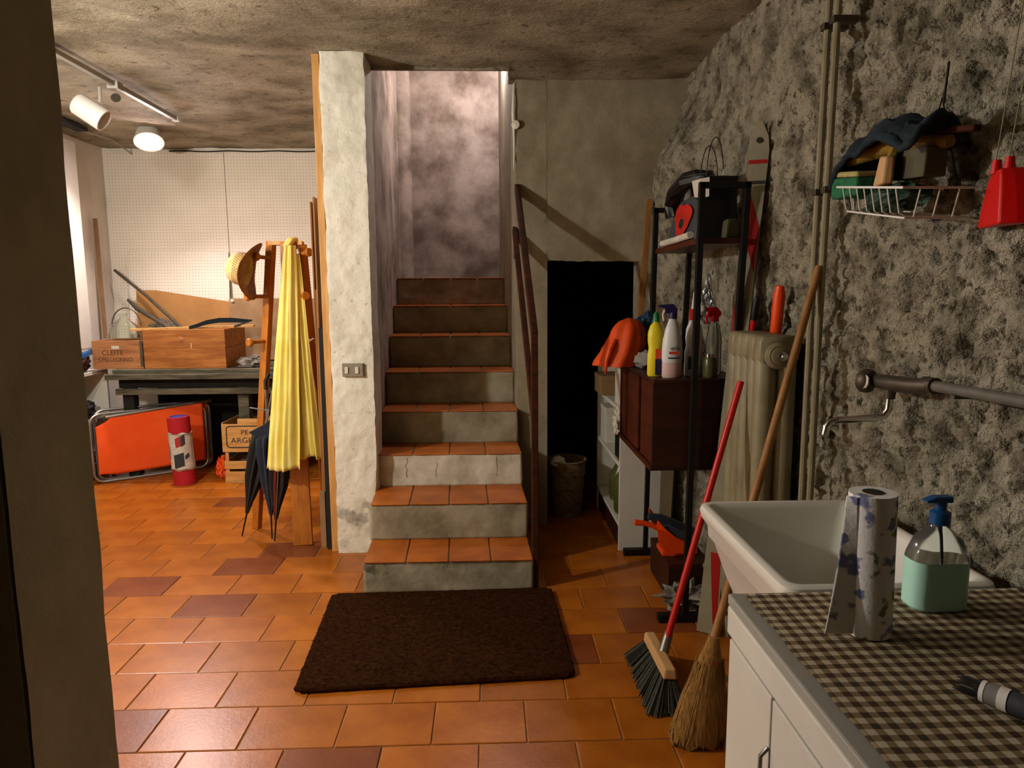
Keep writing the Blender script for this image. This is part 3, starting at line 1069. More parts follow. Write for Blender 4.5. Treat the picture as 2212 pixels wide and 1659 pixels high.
wn.grid(wrap, 48, 20)
nwp = wn.build('newspaper', 'newsprint', rm_, smooth=True, solid=.001)
for (th, z, wd_, hh, mm) in ((-1.35, .33, .045, .07, 'print_red'), (-1.0, .34, .03, .075, 'print_dark'), (-1.45, .19, .07, .10, 'print_dark'), (-.75, .22, .03, .03, 'print_dark'), (-2.5, .25, .02, .12, 'grey_bag')):
    pm = MB()

    def pf_(u, v):
        t = th + (wd_ / .082) * (u - .5); zz = z + hh * (v - .5) + .02 * (u - .5); c_ = ax0.lerp(ax1, zz / .505)
        return (c_.x + .0842 * math.cos(t), c_.y + .0842 * math.sin(t), zz)
    pm.grid(pf_, 6, 3)
    pm.build('printed_block', mm, nwp)
for z in (.12, .385):
    c_ = ax0.lerp(ax1, z / .505)
    MB().tube([(c_.x + .084 * math.cos(t), c_.y + .084 * math.sin(t), z + .004 * math.sin(2 * t)) for t in (2 * PI * k / 32 for k in range(33))], .0022, 5, False).build('string_tie', 'string', rm_)

# ---- fruit crates
f1 = thing('fruit_crate', 'low slatted wooden fruit crate on the floor under the printed crate', 'crate', (-1.75, 5.24, 0))
for (za, zb) in ((.012, .085), (.105, .165)):
    B(-1.985, -1.55, 5.05, 5.058, za, zb).build('slat', 'fruit_crate', f1, bevel=.001)
    B(-1.985, -1.55, 5.392, 5.40, za, zb).build('slat', 'fruit_crate', f1, bevel=.001)
    B(-1.985, -1.977, 5.058, 5.392, za, zb).build('slat', 'fruit_crate', f1, bevel=.001)
    B(-1.558, -1.55, 5.058, 5.392, za, zb).build('slat', 'fruit_crate', f1, bevel=.001)
for x in (-1.965, -1.57):
    for y in (5.068, 5.382):
        B(x - .012, x + .012, y - .010, y + .010, .003, .235).build('corner_post', 'fruit_crate', f1, bevel=.001)
B(-1.985, -1.55, 5.05, 5.40, .0, .010).build('bottom_board', 'fruit_crate', f1)
tag(MB().lathe([(0, .011), (.055, .012), (.075, .05), (.06, .12), (.03, .15), (0, .155)], (-1.83, 5.2, 0), 18).build('onion_bag', 'olive_box', smooth=True), 'dull rounded bundle inside the slatted fruit crate', 'bundle')
f2 = thing('fruit_crate', 'printed wooden fruit crate with dark lettering stacked under the bench', 'crate', (-1.75, 5.24, .236))
B(-1.99, -1.55, 5.045, 5.053, .243, .445).build('front_board', 'fruit_crate', f2, bevel=.001)
B(-1.87, -1.55, 5.045, 5.053, .445, .485).build('front_board', 'fruit_crate', f2, bevel=.001)
B(-1.99, -1.55, 5.397, 5.405, .243, .445).build('back_board', 'fruit_crate', f2, bevel=.001)
B(-1.99, -1.982, 5.053, 5.397, .243, .455).build('side_board', 'fruit_crate', f2, bevel=.001)
B(-1.558, -1.55, 5.053, 5.397, .243, .455).build('side_board', 'fruit_crate', f2, bevel=.001)
B(-1.99, -1.55, 5.045, 5.405, .236, .243).build('bottom_board', 'fruit_crate', f2)
pts = []
for (cx, cz, t0) in ((-1.60, .41, 0), (-1.925, .41, PI / 2), (-1.925, .29, PI), (-1.60, .29, 1.5 * PI)):
    for k in range(6):
        t = t0 + PI / 2 * k / 5
        pts.append((cx + .03 * math.cos(t), 5.0445, cz + .02 * math.sin(t)))
pts.append(pts[0])
fr = MB()
for a, b in zip(pts[:-1], pts[1:]):
    fr.beam(a, b, .008, .0014, (0, 1, 0))
fr.build('printed_border', 'ink', f2)
text('PE', .05, 'ink', f2, (-1.85, 5.0438, .368), (1, 0, 0), (0, 0, 1), squash=1.15)
text('ARGE', .055, 'ink', f2, (-1.925, 5.0438, .305), (1, 0, 0), (0, 0, 1), squash=1.15)
tag(MB().blob((-2.05, 5.17, .085), .06, (.7, .8, 1.4), .5, 3, 5, flat=.001).build('net_bag', 'orange_nylon'), 'orange net bag on the floor beside the fruit crates', 'bag')

# ---- coat stand
cs = thing('coat_stand', 'orange wooden tripod coat stand with round pegs', 'coat stand', (-1.18, 3.92, 0))
MB().beam((-1.415, 4.03, 0), (-1.232, 4.00, 1.695), .050, .034, (.5, .85, 0)).build('leg', 'orange_wood', cs, bevel=.002)
MB().beam((-1.058, 3.735, 0), (-1.128, 3.965, 1.69), .105, .022, (0, -1, 0), w1=.085).build('leg', 'orange_wood', cs, bevel=.002)
MB().beam((-.985, 4.03, 0), (-1.058, 3.995, 1.675), .045, .034, (-.5, .85, 0)).build('leg', 'orange_wood', cs, bevel=.002)
MB().prism([(-1.245, 3.975, 1.672), (-1.05, 3.965, 1.672), (-1.055, 4.03, 1.672), (-1.24, 4.03, 1.672)], (0, 0, .022)).build('top_cap', 'pale_wood', cs, bevel=.002)


def peg(p0, p1):
    o = MB().tube([p0, p1], .011, 12).build('peg', 'orange_wood', cs, smooth=True)
    d = (Vector(p1) - Vector(p0)).normalized()
    MB().lathe([(0, 0), (.020, .0), (.024, .005), (.024, .020), (.020, .026), (0, .026)], p1, 18, tuple(d)).build('knob', 'orange_wood', o, smooth=True)


peg((-1.08, 3.985, 1.620), (-1.015, 3.93, 1.627)); peg((-1.09, 3.99, 1.385), (-1.035, 3.91, 1.387)); peg((-1.04, 3.99, 1.13), (-.998, 3.93, 1.128))
peg((-1.27, 3.98, 1.385), (-1.335, 3.90, 1.385)); peg((-1.30, 3.985, 1.13), (-1.345, 3.92, 1.128)); peg((-1.24, 3.98, 1.60), (-1.285, 3.93, 1.605))

# ---- hat
hat = thing('straw_hat', 'cream straw hat with dark brown brim hanging on the coat stand', 'hat', (-1.32, 3.90, 1.53))
axh = Vector((-.98, -.10, .19)).normalized()
q = Vector((0, 0, 1)).rotation_difference(axh).to_matrix()
hc = Vector((-1.322, 3.865, 1.53))


def hatpt(r, t, h): return hc + q @ Vector((r * math.cos(t) * 1.0, r * math.sin(t) * 1.18, h))


hm = MB()
prof = [(.088, 0), (.087, .03), (.082, .065), (.068, .092), (.045, .106), (.02, .110), (.004, .109)]
hm.loft([[hatpt(r * (1 + .02 * math.sin(2 * t)), t, h) for t in (2 * PI * k / 36 for k in range(36))] for r, h in prof], False)
cr = hm.build('crown', 'straw_cream', hat, smooth=True, solid=.003)
hl = MB()
for j in range(4):
    for k in range(40):
        t = 2 * PI * (k + .5 * (j % 2)) / 40
        r, h = .0895 - .0008 * j, .030 + .010 * j
        c_ = hatpt(r, t, h); rn = (hatpt(r + .01, t, h) - c_).normalized()
        hl.lathe([(.0026, -.001), (.0026, .0012)], c_, 6, tuple(rn))
hl.build('vent_holes', 'straw_brown', cr)
bm_ = MB()


def brim(u, v):
    t = 2 * PI * u
    r = .087 + .070 * v
    curl = -.030 * v * v * math.cos(2 * t) - .018 * v
    return hatpt(r, t, curl)


bm_.grid(brim, 48, 8)
bm_.build('brim', 'straw_brown', hat, smooth=True, solid=.004)
MB().loft([[hatpt(.090, t, h) for t in (2 * PI * k / 36 for k in range(36))] for h in (.002, .022)], False).build('hat_band', 'straw_brown', hat, smooth=True, solid=.003)

# ---- yellow garment
yd = thing('yellow_raincoat', 'long yellow garment draped over the front of the coat stand', 'garment', (-1.12, 3.72, .45))


def drape(x_top, w_top, x_bot, w_bot, z_top, z_bot, y_top, y_bot, ph, amp, hem):
    m = MB()

    def fn(u, v):
        z = z_top + (z_bot - z_top) * v
        k = v ** .8
        xc = x_top + (x_bot - x_top) * v; w_ = w_top + (w_bot - w_top) * k
        a = amp * (.35 + .65 * v)
        y = y_top + (y_bot - y_top) * v
        fold = a * (math.sin(u * 15 + ph + 1.2 * v) * .6 + math.sin(u * 31 + ph * 2 - 1.5 * v) * .32 + .6 * fb(u * 2, v * 1.2, ph, 2.2, 3))
        z += hem * math.sin(u * 9 + ph) * v
        return (xc + (u - .5) * w_ + .25 * fold, y - .03 * math.sin(PI * u) + fold, z)
    m.grid(fn, 70, 60)
    return m


drape(-1.108, .062, -1.125, .195, 1.665, .455, 3.925, 3.665, .4, .020, .006).build('front_panel', 'yellow_cloth', yd, smooth=True, solid=.003)
drape(-1.085, .05, -1.005, .14, 1.62, .50, 3.945, 3.745, 2.4, .020, .01).build('back_panel', 'yellow_cloth', yd, smooth=True, solid=.003)
slv = MB().tube([(-1.055, 3.93, 1.30), (-1.035, 3.88, 1.05), (-1.005, 3.83, .85), (-.985, 3.80, .62)], [.012, .022, .034, .036], 14)
slv.build('sleeve', 'yellow_cloth', yd, smooth=True)
cw = MB().tube([(-1.108 - .02, 3.92, 1.655), (-1.11, 3.945, 1.69), (-1.10, 4.0, 1.70), (-1.09, 4.03, 1.66)], [.02, .022, .022, .015], 10)
cw.build('collar', 'yellow_cloth', yd, smooth=True)


# ---- umbrellas
def umbrella(name, label, tip, top, rmax, m, m2=None, handle=True, frac=.68):
    tip = Vector(tip); top = Vector(top); d = (top - tip).normalized(); L = (top - tip).length
    u_ = thing(name, label, 'umbrella', tuple(tip), 'closed umbrellas at the coat stand')
    q_ = Vector((0, 0, 1)).rotation_difference(d).to_matrix()
    MB().tube([tip, tip + d * L * .22], [.004, .006], 8).build('tip', 'black_plastic', u_, smooth=True)
    n = 48
    prof_ = [(.010, .16), (.020, .24), (.045, .40), (rmax, .60), (rmax * .95, frac), (rmax * .5, frac + .02)]

    def loops(off, a0=0, a1=2 * PI, nn=n):
        out = []
        for r, h in prof_:
            lp = []
            for k in range(nn):
                t = a0 + (a1 - a0) * k / (nn if a1 - a0 > 6 else nn - 1)
                pl_ = 1 + .28 * math.cos(8 * t) * (r / rmax)
                lp.append(tip + q_ @ Vector(((r * pl_ + off) * math.cos(t), (r * pl_ + off) * math.sin(t), h * L)))
            out.append(lp)
        return out
    MB().loft(loops(0)).build('canopy', m, u_, smooth=True, angle=70)
    if m2:
        MB().loft(loops(.002, -2.0, -1.45, 8), False, False).build('stripe', m2, u_, smooth=True, solid=.001)
        MB().loft(loops(.0025, -1.42, -1.28, 4), False, False).build('stripe', 'stripe_white', u_, smooth=True, solid=.001)
    MB().tube([tip + d * L * frac, top], .006, 8).build('shaft', 'grey_metal', u_, smooth=True)
    MB().tube([top, top + d * .05, top + d * .09 + Vector((.02, 0, 0)), top + d * .08 + Vector((.05, 0, 0)), top + d * .03 + Vector((.055, 0, 0))], .011, 10).build('handle', 'black_plastic', u_, smooth=True)
    return u_


umbrella('black_umbrella', 'black umbrella with slanting tip leaning in front of the stand\'s left leg', (-1.452, 3.885, .004), (-1.235, 3.90, .86), .052, 'black_cloth')
umbrella('black_umbrella', 'dark umbrella with tip straight down under the yellow garment', (-1.262, 3.83, .004), (-1.275, 3.90, .86), .060, 'navy_cloth')
umbrella('striped_umbrella', 'dark umbrella with red and white stripe under the yellow garment', (-1.235, 3.79, .004), (-1.165, 3.85, .80), .052, 'black_cloth', 'red_cloth')
nf = thing('navy_cloth_bag', 'navy blue folded cloth hanging from a clip at the coat stand', 'cloth', (-1.28, 3.87, .5))
pol = [(-1.235, 3.862, .705), (-1.285, 3.862, .665), (-1.372, 3.855, .622), (-1.315, 3.862, .575), (-1.300, 3.87, .47), (-1.20, 3.87, .45), (-1.19, 3.87, .68)]
MB().prism(pol, (0, .016, 0)).build('cloth', 'navy_cloth', nf, bevel=.006, seg=3)
MB().beam((-1.262, 3.855, .70), (-1.252, 3.855, .755), .014, .012, (0, 1, 0)).build('clip', 'grey_metal', nf)
MB().tube([(-1.36, 3.87, .762), (-1.25, 3.86, .745), (-1.20, 3.87, .735)], .004, 6).build('wire_hook', 'grey_metal', nf)

# ---- plank and plywood sheets beside the pillar
tag(B(-.872, -.836, 3.62, 3.68, 0, HC - .004).build('timber_post', 'pale_wood', bevel=.003), 'pale upright timber strip fixed along the pillar edge', 'post')
tag(B(-.905, -.876, 3.66, 3.74, 0, 1.22).build('dark_post', 'dark_strip', bevel=.003), 'dark upright strip between the plywood sheets and the timber post', 'strip')
for i, (x, y0, z1, lab) in enumerate((
        (-.912, 3.70, 1.90, 'tall plywood sheet on edge nearest the pillar'),
        (-.924, 3.72, 1.42, 'mid-height plywood sheet on edge among the leaning sheets'),
        (-.938, 3.74, 1.88, 'thin tall plywood sheet on edge, second from the coat stand'),
        (-.952, 3.80, 1.86, 'outermost plywood sheet on edge nearest the coat stand'))):
    zb = .0 if i < 2 else .36 if i == 3 else .0
    if i == 3: zb = .0
    tag(B(x - .004, x + .004, y0, y0 + .7, zb, z1).build('plywood_sheet', 'plywood_edge', bevel=.001), lab, 'plywood', 'plywood sheets stacked by the pillar')
tag(B(-.945, -.915, 3.685, 3.715, 0, .32).build('wood_block', 'hardboard', bevel=.002), 'short grey brown batten at the foot of the plywood sheets', 'batten')
gb = thing('glass_bottle', 'dark bottle standing on the floor behind the coat stand', 'bottle', (-.985, 3.98, 0))
MB().lathe([(0, 0), (.036, 0), (.038, .01), (.038, .20), (.030, .24), (.014, .28), (.013, .34), (0, .34)], (-1.0, 4.10, 0), 20).build('body', 'dark_cloth', gb, smooth=True)
MB().lathe([(.0155, .34), (.0155, .37), (0, .372)], (-1.0, 4.10, 0), 16).build('cap', 'box_white', gb, smooth=True)

# ---- ceiling spot lights
tr = thing('track_rail', 'grey lighting track running along the workshop ceiling', 'lighting track', (-2.07, 4.1, HC - .05))
B(-2.075, -2.045, 1.5, 4.78, HC - .048, HC - .022).build('rail', 'grey_trim', tr, bevel=.003)
B(-2.08, -2.04, 4.78, 4.82, HC - .05, HC - .02).build('end_cap', 'white_plastic', tr, bevel=.002)
B(-2.09, -2.03, 4.02, 4.08, HC - .06, HC - .020).build('connector', 'grey_trim', tr, bevel=.002)
so = thing('spot_lamp', 'unlit white cylindrical spot lamp hanging from the track', 'spot lamp', (-2.24, 4.15, HC - .05))
MB().tube([(-2.19, 4.14, HC - .02), (-2.20, 4.15, HC - .10)], .010, 10).build('stem', 'grey_trim', so, smooth=True)
axs = Vector((.62, .10, -.42)).normalized()
MB().lathe([(0, -.085), (.055, -.085), (.063, -.075), (.066, .07), (.066, .085), (.058, .085), (.055, .02), (0, .01)], (-2.275, 4.18, HC - .145), 28, tuple(axs)).build('can', 'white_plastic', so, smooth=True)
MB().lathe([(.012, 0), (.026, 0), (.026, .006), (.012, .006)], (-2.115, 4.16, HC - .075), 18, (.2, -1, .3)).build('ring_clip', 'dull_metal', so, smooth=True)
lo_ = thing('lit_spot_lamp', 'glowing spot lamp on the workshop ceiling near the pegboard', 'spot lamp', (-2.43, 5.2, HC - .06))
axl = Vector((.22, -.45, -.86)).normalized()
lc = Vector((-2.435, 5.20, 2.495))
MB().lathe([(0, -.11), (.05, -.11), (.07, -.10), (.096, 0), (.100, .012), (.092, .012)], lc, 28, tuple(axl)).build('housing', 'white_plastic', lo_, smooth=True)
MB().lathe([(0, .0), (.09, .0), (.08, .012), (.05, .022), (0, .026)], lc, 28, tuple(axl)).build('bulb_face', 'lamp_glow', lo_, smooth=True)
MB().tube([lc - axl * .05, (-2.40, 5.24, HC - .015)], .010, 8).build('stem', 'grey_trim', lo_, smooth=True)
sd = bpy.data.lights.new('spot_light', 'SPOT'); sd.energy = 60; sd.color = (1.0, .86, .84); sd.spot_size = math.radians(160); sd.spot_blend = .6; sd.shadow_soft_size = .06
so_ = bpy.data.objects.new('spot_light', sd); COL.objects.link(so_)
so_.location = lc + axl * .05; so_.rotation_euler = axl.to_track_quat('-Z', 'Y').to_euler()
t2 = thing('cable_duct', 'dark flat duct on the ceiling beside the wall cabinet', 'duct', (-2.88, 5.1, HC - .04))
B(-2.91, -2.83, 4.2, 5.15, HC - .04, HC - .012).build('duct', 'dark_strip', t2, bevel=.003)
MB().tube([(-2.87, 5.15, HC - .03), (-2.85, 5.5, HC - .02), (-2.9, 5.88, HC - .05)], .006, 6).build('cable', 'grey_trim', t2, smooth=True)

# ================================================================== RIGHT SIDE
# ---- bookcase
bk = thing('white_bookcase', 'narrow white bookcase with open shelves beside the dark cellar opening', 'bookcase', (.83, 3.95, 0))
B(.69, .985, 3.56, 3.582, 0, .93).build('side_panel', 'white_lacquer', bk, bevel=.002)
B(.69, .985, 4.32, 4.342, 0, .93).build('side_panel', 'white_lacquer', bk, bevel=.002)
for z in (.13, .46, .76):
    B(.69, .985, 3.582, 4.32, z, z + .022).build('shelf_board', 'white_lacquer', bk, bevel=.002)
B(.975, .985, 3.582, 4.32, 0, .93).build('back_panel', 'white_lacquer', bk)
B(.70, .715, 3.582, 4.32, 0, .13).build('plinth', 'dark_wood', bk)


def lid_box(name, label, x0, x1, y0, y1, z0, z1, m, group=None, lidm=None):
    t = thing(name, label, 'box', ((x0 + x1) / 2, (y0 + y1) / 2, z0), group)
    B(x0 + .002, x1 - .002, y0 + .002, y1 - .002, z0, z1 - .03).build('body', m, t, bevel=.003)
    B(x0, x1, y0, y1, z1 - .03, z1).build('lid', lidm or m, t, bevel=.003)
    return t


lid_box('carton', 'white carton with dark print on the upper board of the bookcase', .70, .82, 3.64, 3.80, .783, .985, 'box_white')
lid_box('carton', 'plain brown cardboard box at the far end of the bookcase', .66, .86, 4.05, 4.30, .783, .90, 'cardboard')
lid_box('carton', 'black carton on the middle board of the bookcase', .70, .84, 3.63, 3.78, .483, .66, 'black_plastic')
lid_box('carton', 'pale carton at the far end of the middle bookcase board', .70, .84, 4.08, 4.28, .483, .70, 'box_white')
jr = thing('storage_jar', 'olive glass jar on the lowest board of the bookcase', 'jar', (.78, 3.75, .153))
MB().lathe([(0, .153), (.085, .153), (.092, .17), (.092, .34), (.07, .38), (.05, .39)], (.79, 3.76, 0), 24).build('body', 'jar_olive', jr, smooth=True)
MB().lathe([(0, .39), (.055, .39), (.055, .42), (0, .422)], (.79, 3.76, 0), 20).build('lid', 'box_white', jr, smooth=True)
tag(MB().lathe([(0, .153), (.07, .153), (.075, .17), (.075, .30), (.04, .36), (.03, .40), (0, .40)], (.79, 4.02, 0), 24).build('storage_jar', 'jar_olive', smooth=True), 'second olive jar further back on the lowest bookcase board', 'jar')
tag(MB().blob((.705, 3.66, .70), .05, (.7, .8, 1.3), .6, 3, 6).build('white_rag', 'box_white'), 'white rag hanging at the edge of the bookcase', 'rag')

# ---- basket behind newel
bq = thing('wicker_basket', 'tall dim wicker basket standing in the shade right of the stairs', 'basket', (.47, 4.2, 0))
BX, BY = .475, 4.20
MB().lathe([(0, 0), (.09, 0), (.112, .25), (.122, .36), (.114, .36), (.104, .25), (.083, .02), (0, .02)], (BX, BY, 0), 28).build('body', 'wicker', bq, smooth=True)
for z in (.10, .19, .28, .357):
    r = .09 + (.122 - .09) * z / .36 + .002
    MB().tube([(BX + r * math.cos(t), BY + r * math.sin(t), z) for t in (2 * PI * k / 32 for k in range(33))], .006, 6, False).build('woven_band', 'wicker', bq, smooth=True)
tag(MB().blob((BX - .06, BY - .07, .36), .046, (1, .8, .7), .3, 2, 2).build('white_paper', 'white_plastic'), 'white paper ball on top of the wicker basket', 'paper')

# ---- black rack
rk = thing('metal_rack', 'black metal rack with shelf and brown sliding door cabinet', 'rack', (.85, 3.12, 0))
for (Y, zt, yb) in ((2.75, 1.825, 2.75), (3.50, 1.815, 3.50)):
    MB().beam((.822, yb, .02), (.842, Y, zt), .024, .024, (0, 1, 0)).build('front_post', 'black_metal', rk, bevel=.002)
    MB().beam((.965, yb, .02), (1.024, Y, zt), .024, .024, (0, 1, 0)).build('back_post', 'black_metal', rk, bevel=.002)
    MB().beam((.830, Y, zt - .012), (1.036, Y, zt - .012), .024, .024, (0, 1, 0)).build('top_bar', 'black_metal', rk, bevel=.002)
    MB().beam((.705, Y, .018), (1.0, Y, .018), .036, .04, (0, 1, 0)).build('foot', 'black_metal', rk, bevel=.006)
B(.838, 1.022, 2.765, 3.485, 1.588, 1.612).build('shelf_board', 'brown_door', rk, bevel=.002)
cab = B(.672, .95, 2.775, 3.485, .655, .672).build('cabinet_bottom', 'dark_wood', rk, bevel=.002)
B(.672, .95, 2.775, 3.485, 1.022, 1.040).build('cabinet_top', 'dark_wood', rk, bevel=.002)
B(.672, .95, 2.775, 2.793, .672, 1.022).build('cabinet_side', 'dark_wood', rk)
B(.672, .95, 3.467, 3.485, .672, 1.022).build('cabinet_side', 'dark_wood', rk)
B(.935, .95, 2.793, 3.467, .672, 1.022).build('cabinet_back', 'dark_wood', rk)
d1 = B(.678, .690, 2.795, 3.03, .676, 1.018).build('sliding_door', 'brown_door', rk, bevel=.002)
d2 = B(.692, .704, 2.99, 3.24, .676, 1.018).build('sliding_door', 'dark_wood', rk, bevel=.002)
d3 = B(.678, .690, 3.09, 3.465, .676, 1.018).build('sliding_door', 'brown_door', rk, bevel=.002)
B(.664, .678, 2.775, 3.485, .655, .676).build('door_track', 'brown_door', rk, bevel=.002)

# ---- plank behind rack
tag(MB().beam((.845, 3.90, .96), (.905, 3.93, 1.915), .036, .018, (0, 1, 0)).build('wood_lath', 'stick_wood', bevel=.002), 'brown wooden lath leaning on the wall behind the rack', 'lath')

# ---- things on rack shelf (z 1.612)
bg = thing('shopping_bag', 'black paper shopping bag with thin wire-like handles on the rack shelf', 'bag', (.95, 3.0, 1.612))
loops = []
for z, e in ((1.613, 0), (1.70, .004), (1.80, .0), (1.868, .004)):
    x0, x1, y0, y1 = .885 - e, 1.022 + e, 2.86, 3.05
    loops.append([Vector(p_) for p_ in ((x0, y0, z), (x1, y0, z), (x1 + .004, (y0 + y1) / 2, z), (x1, y1, z), (x0, y1, z), (x0 - .004, (y0 + y1) / 2, z))])
MB().loft(loops).build('body', 'black_bag', bg, bevel=.003)
for x, top in ((.925, 2.000), (.95, 2.035)):
    MB().tube([(x + .036 * math.cos(t), 2.93, 1.86 + (top - 1.86) * math.sin(t)) for t in (PI * k / 18 for k in range(19))], .0022, 5).build('handle', 'wire_black', bg, smooth=True)
cm_ = MB().tube([(.955, 2.95, 1.885), (.90, 2.99, 1.880), (.868, 3.06, 1.875), (.852, 3.16, 1.850), (.850, 3.22, 1.80), (.862, 3.22, 1.74)], [.026, .034, .036, .040, .044, .040], 16)
for i, v_ in enumerate(cm_.v):
    n_ = noise.noise_vector(Vector(v_) * 26) * .016
    cm_.v[i] = (v_[0] + n_.x, v_[1] + n_.y, v_[2] + n_.z)
cm_.build('plastic_wrap', 'black_bag', bg)
wbx = MB().hexa([(.858, 2.81, 1.772), (.885, 2.79, 1.775), (.89, 2.90, 1.790), (.865, 2.93, 1.790),
                 (.850, 2.81, 1.848), (.885, 2.79, 1.852), (.89, 2.91, 1.862), (.858, 2.95, 1.860)])
wbx.build('white_packet', 'box_white', bg, bevel=.003)
B(.96, .985, 2.855, 2.860, 1.868, 1.892).build('paper_slip', 'box_white', bg)
rb = thing('poppy_bag', 'slate grey bag printed with a red poppy on the rack shelf', 'bag', (.87, 3.1, 1.612))
pol = [(.852, 3.33, 1.614), (.852, 2.86, 1.614), (.864, 2.86, 1.765), (.866, 2.95, 1.80), (.868, 3.15, 1.80), (.860, 3.26, 1.72)]
MB().prism(pol, (.022, 0, 0)).build('body', 'slate_bag', rb, bevel=.006, seg=3)
fr_ = Vector((.858, 3.055, 1.712)); ux = Vector((0, -1, 0)); nn_ = Vector((-1, 0, .07)).normalized()
pv = []
for k in range(24):
    t = 2 * PI * k / 24; r = .072 * (1 + .16 * math.sin(3 * t + .6) + .05 * math.sin(7 * t))
    pv.append(fr_ + ux * r * 1.75 * math.cos(t) + Vector((.08 * r * math.sin(t), 0, r * 1.0 * math.sin(t))) + nn_ * .005)
pb_ = MB().prism(pv, nn_ * .002).build('poppy_print', 'poppy_red', rb)
MB().prism([fr_ + ux * (-.01 + .036 * math.cos(t)) + Vector((.08 * .02 * math.sin(t), 0, -.018 + .022 * math.sin(t))) + nn_ * .0075 for t in (2 * PI * k / 14 for k in range(14))], nn_ * .002).build('poppy_centre', 'poppy_dark', pb_)
np_ = MB().tube([(.838, 3.34, 1.628), (.838, 3.10, 1.628), (.840, 2.88, 1.632)], .015, 12)
tag(np_.build('rolled_paper', 'newsprint', smooth=True), 'rolled white paper lying at the edge of the rack shelf', 'paper roll')
tag(MB().hexa([(.955, 2.79, 1.613), (1.02, 2.79, 1.613), (1.02, 2.90, 1.613), (.965, 2.895, 1.613), (.962, 2.80, 1.69), (1.01, 2.80, 1.69), (1.01, 2.89, 1.69), (.97, 2.885, 1.69)]).build('olive_pouch', 'olive_box', bevel=.01, seg=3),
    'small olive brown pouch at the right end of the rack shelf', 'pouch')

# ---- things on the rack cabinet (top z 1.040)
ZC = 1.0405


def bottle_body(name, m, root, c, prof, n=24, sx=1, sy=1):
    return MB().lathe(prof, (c[0], c[1], ZC), n, (0, 0, 1), sx, sy).build(name, m, root, smooth=True, angle=50)


def trigger(root, c, z, m1, m2, s_=1.0, face=-1):
    h = MB()
    pr = [(-.026, 0), (.022, 0), (.026, .018), (.006, .040), (-.050, .036), (-.056, .028), (-.030, .022)]
    h.prism([(c[0] - face * x * s_ * -1 if False else c[0] + (x if face < 0 else -x) * s_, c[1] - .011, z + zz * s_) for x, zz in pr], (0, .022, 0))
    o = h.build('trigger_head', m1, root, bevel=.003)
    MB().tube([(c[0] + (-.024 if face < 0 else .024) * s_, c[1], z + .02 * s_), (c[0] + (-.034 if face < 0 else .034) * s_, c[1], z - .005), (c[0] + (-.030 if face < 0 else .030) * s_, c[1], z - .03)], .005, 8).build('trigger_lever', m2, o, smooth=True)
    return o


b1 = thing('spray_bottle', 'white spray bottle with navy trigger and pink liquid on the cabinet', 'spray bottle', (.765, 2.845, ZC))
c_ = (.765, 2.845)
bottle_body('body', 'frosted_white', b1, c_, [(.039, .062), (.041, .08), (.041, .12), (.038, .16), (.028, .205), (.020, .232), (.016, .24), (.016, .25)], sx=1.05, sy=.75)
bottle_body('pink_fill', 'pink_liquid', b1, c_, [(0, 0), (.036, 0), (.0395, .005), (.0395, .0615)], sx=1.05, sy=.75)
bottle_body('neck_collar', 'navy_plastic', b1, c_, [(0, .246), (.017, .246), (.017, .272), (0, .272)])
trigger(b1, (.757, 2.845), ZC + .268, 'navy_plastic', 'box_white', 1.0)
text('VETRI', .016, 'print_dark', b1, (.748, 2.8135, ZC + .118), (1, 0, 0), (0, 0, 1))
B(.744, .790, 2.8132, 2.8142, ZC + .101, ZC + .111).build('label_band', 'label_red', b1)
B(.740, .792, 2.8125, 2.8137, ZC + .082, ZC + .087).build('label_band', 'navy_plastic', b1)

b2 = thing('detergent_bottle', 'yellow detergent bottle with green cap and navy label on the cabinet', 'bottle', (.708, 2.885, ZC))
c_ = (.708, 2.90)
bottle_body('body', 'yellow_plastic', b2, c_, [(0, 0), (.032, 0), (.036, .006), (.036, .09), (.031, .12), (.036, .15), (.036, .185), (.026, .215), (.013, .228), (.013, .235)], sx=.95, sy=.7)
bottle_body('cap', 'green_cap', b2, c_, [(0, .232), (.015, .232), (.013, .262), (.006, .272), (0, .272)])
B(.702, .735, 2.872, 2.8765, ZC + .008, ZC + .075).build('label', 'navy_plastic', b2, bevel=.001)
B(.702, .728, 2.8715, 2.8765, ZC + .075, ZC + .118).build('label', 'label_red', b2, bevel=.001)

b3 = thing('spray_bottle', 'white bottle with red collar standing behind the rack post', 'bottle', (.872, 2.90, ZC))
c_ = (.872, 2.90)
bottle_body('body', 'frosted_white', b3, c_, [(0, 0), (.034, 0), (.038, .006), (.038, .10), (.032, .13), (.036, .16), (.034, .20), (.020, .235), (.016, .24)], sx=1, sy=.75)
bottle_body('collar', 'red_plastic', b3, c_, [(0, .238), (.022, .238), (.020, .285), (0, .285)])
bottle_body('nozzle', 'box_white', b3, c_, [(.014, .285), (.012, .31), (.006, .36), (0, .362)])
B(.842, .86, 2.868, 2.8725, ZC + .03, ZC + .085).build('label', 'box_green', b3)

b4 = thing('spray_bottle', 'clear spray bottle with red and white trigger on the cabinet', 'spray bottle', (.985, 2.93, ZC))
c_ = (.925, 2.93)
c_ = (.915, 2.87)
c_ = (.93, 3.05)
c_ = (1.0, 2.95)
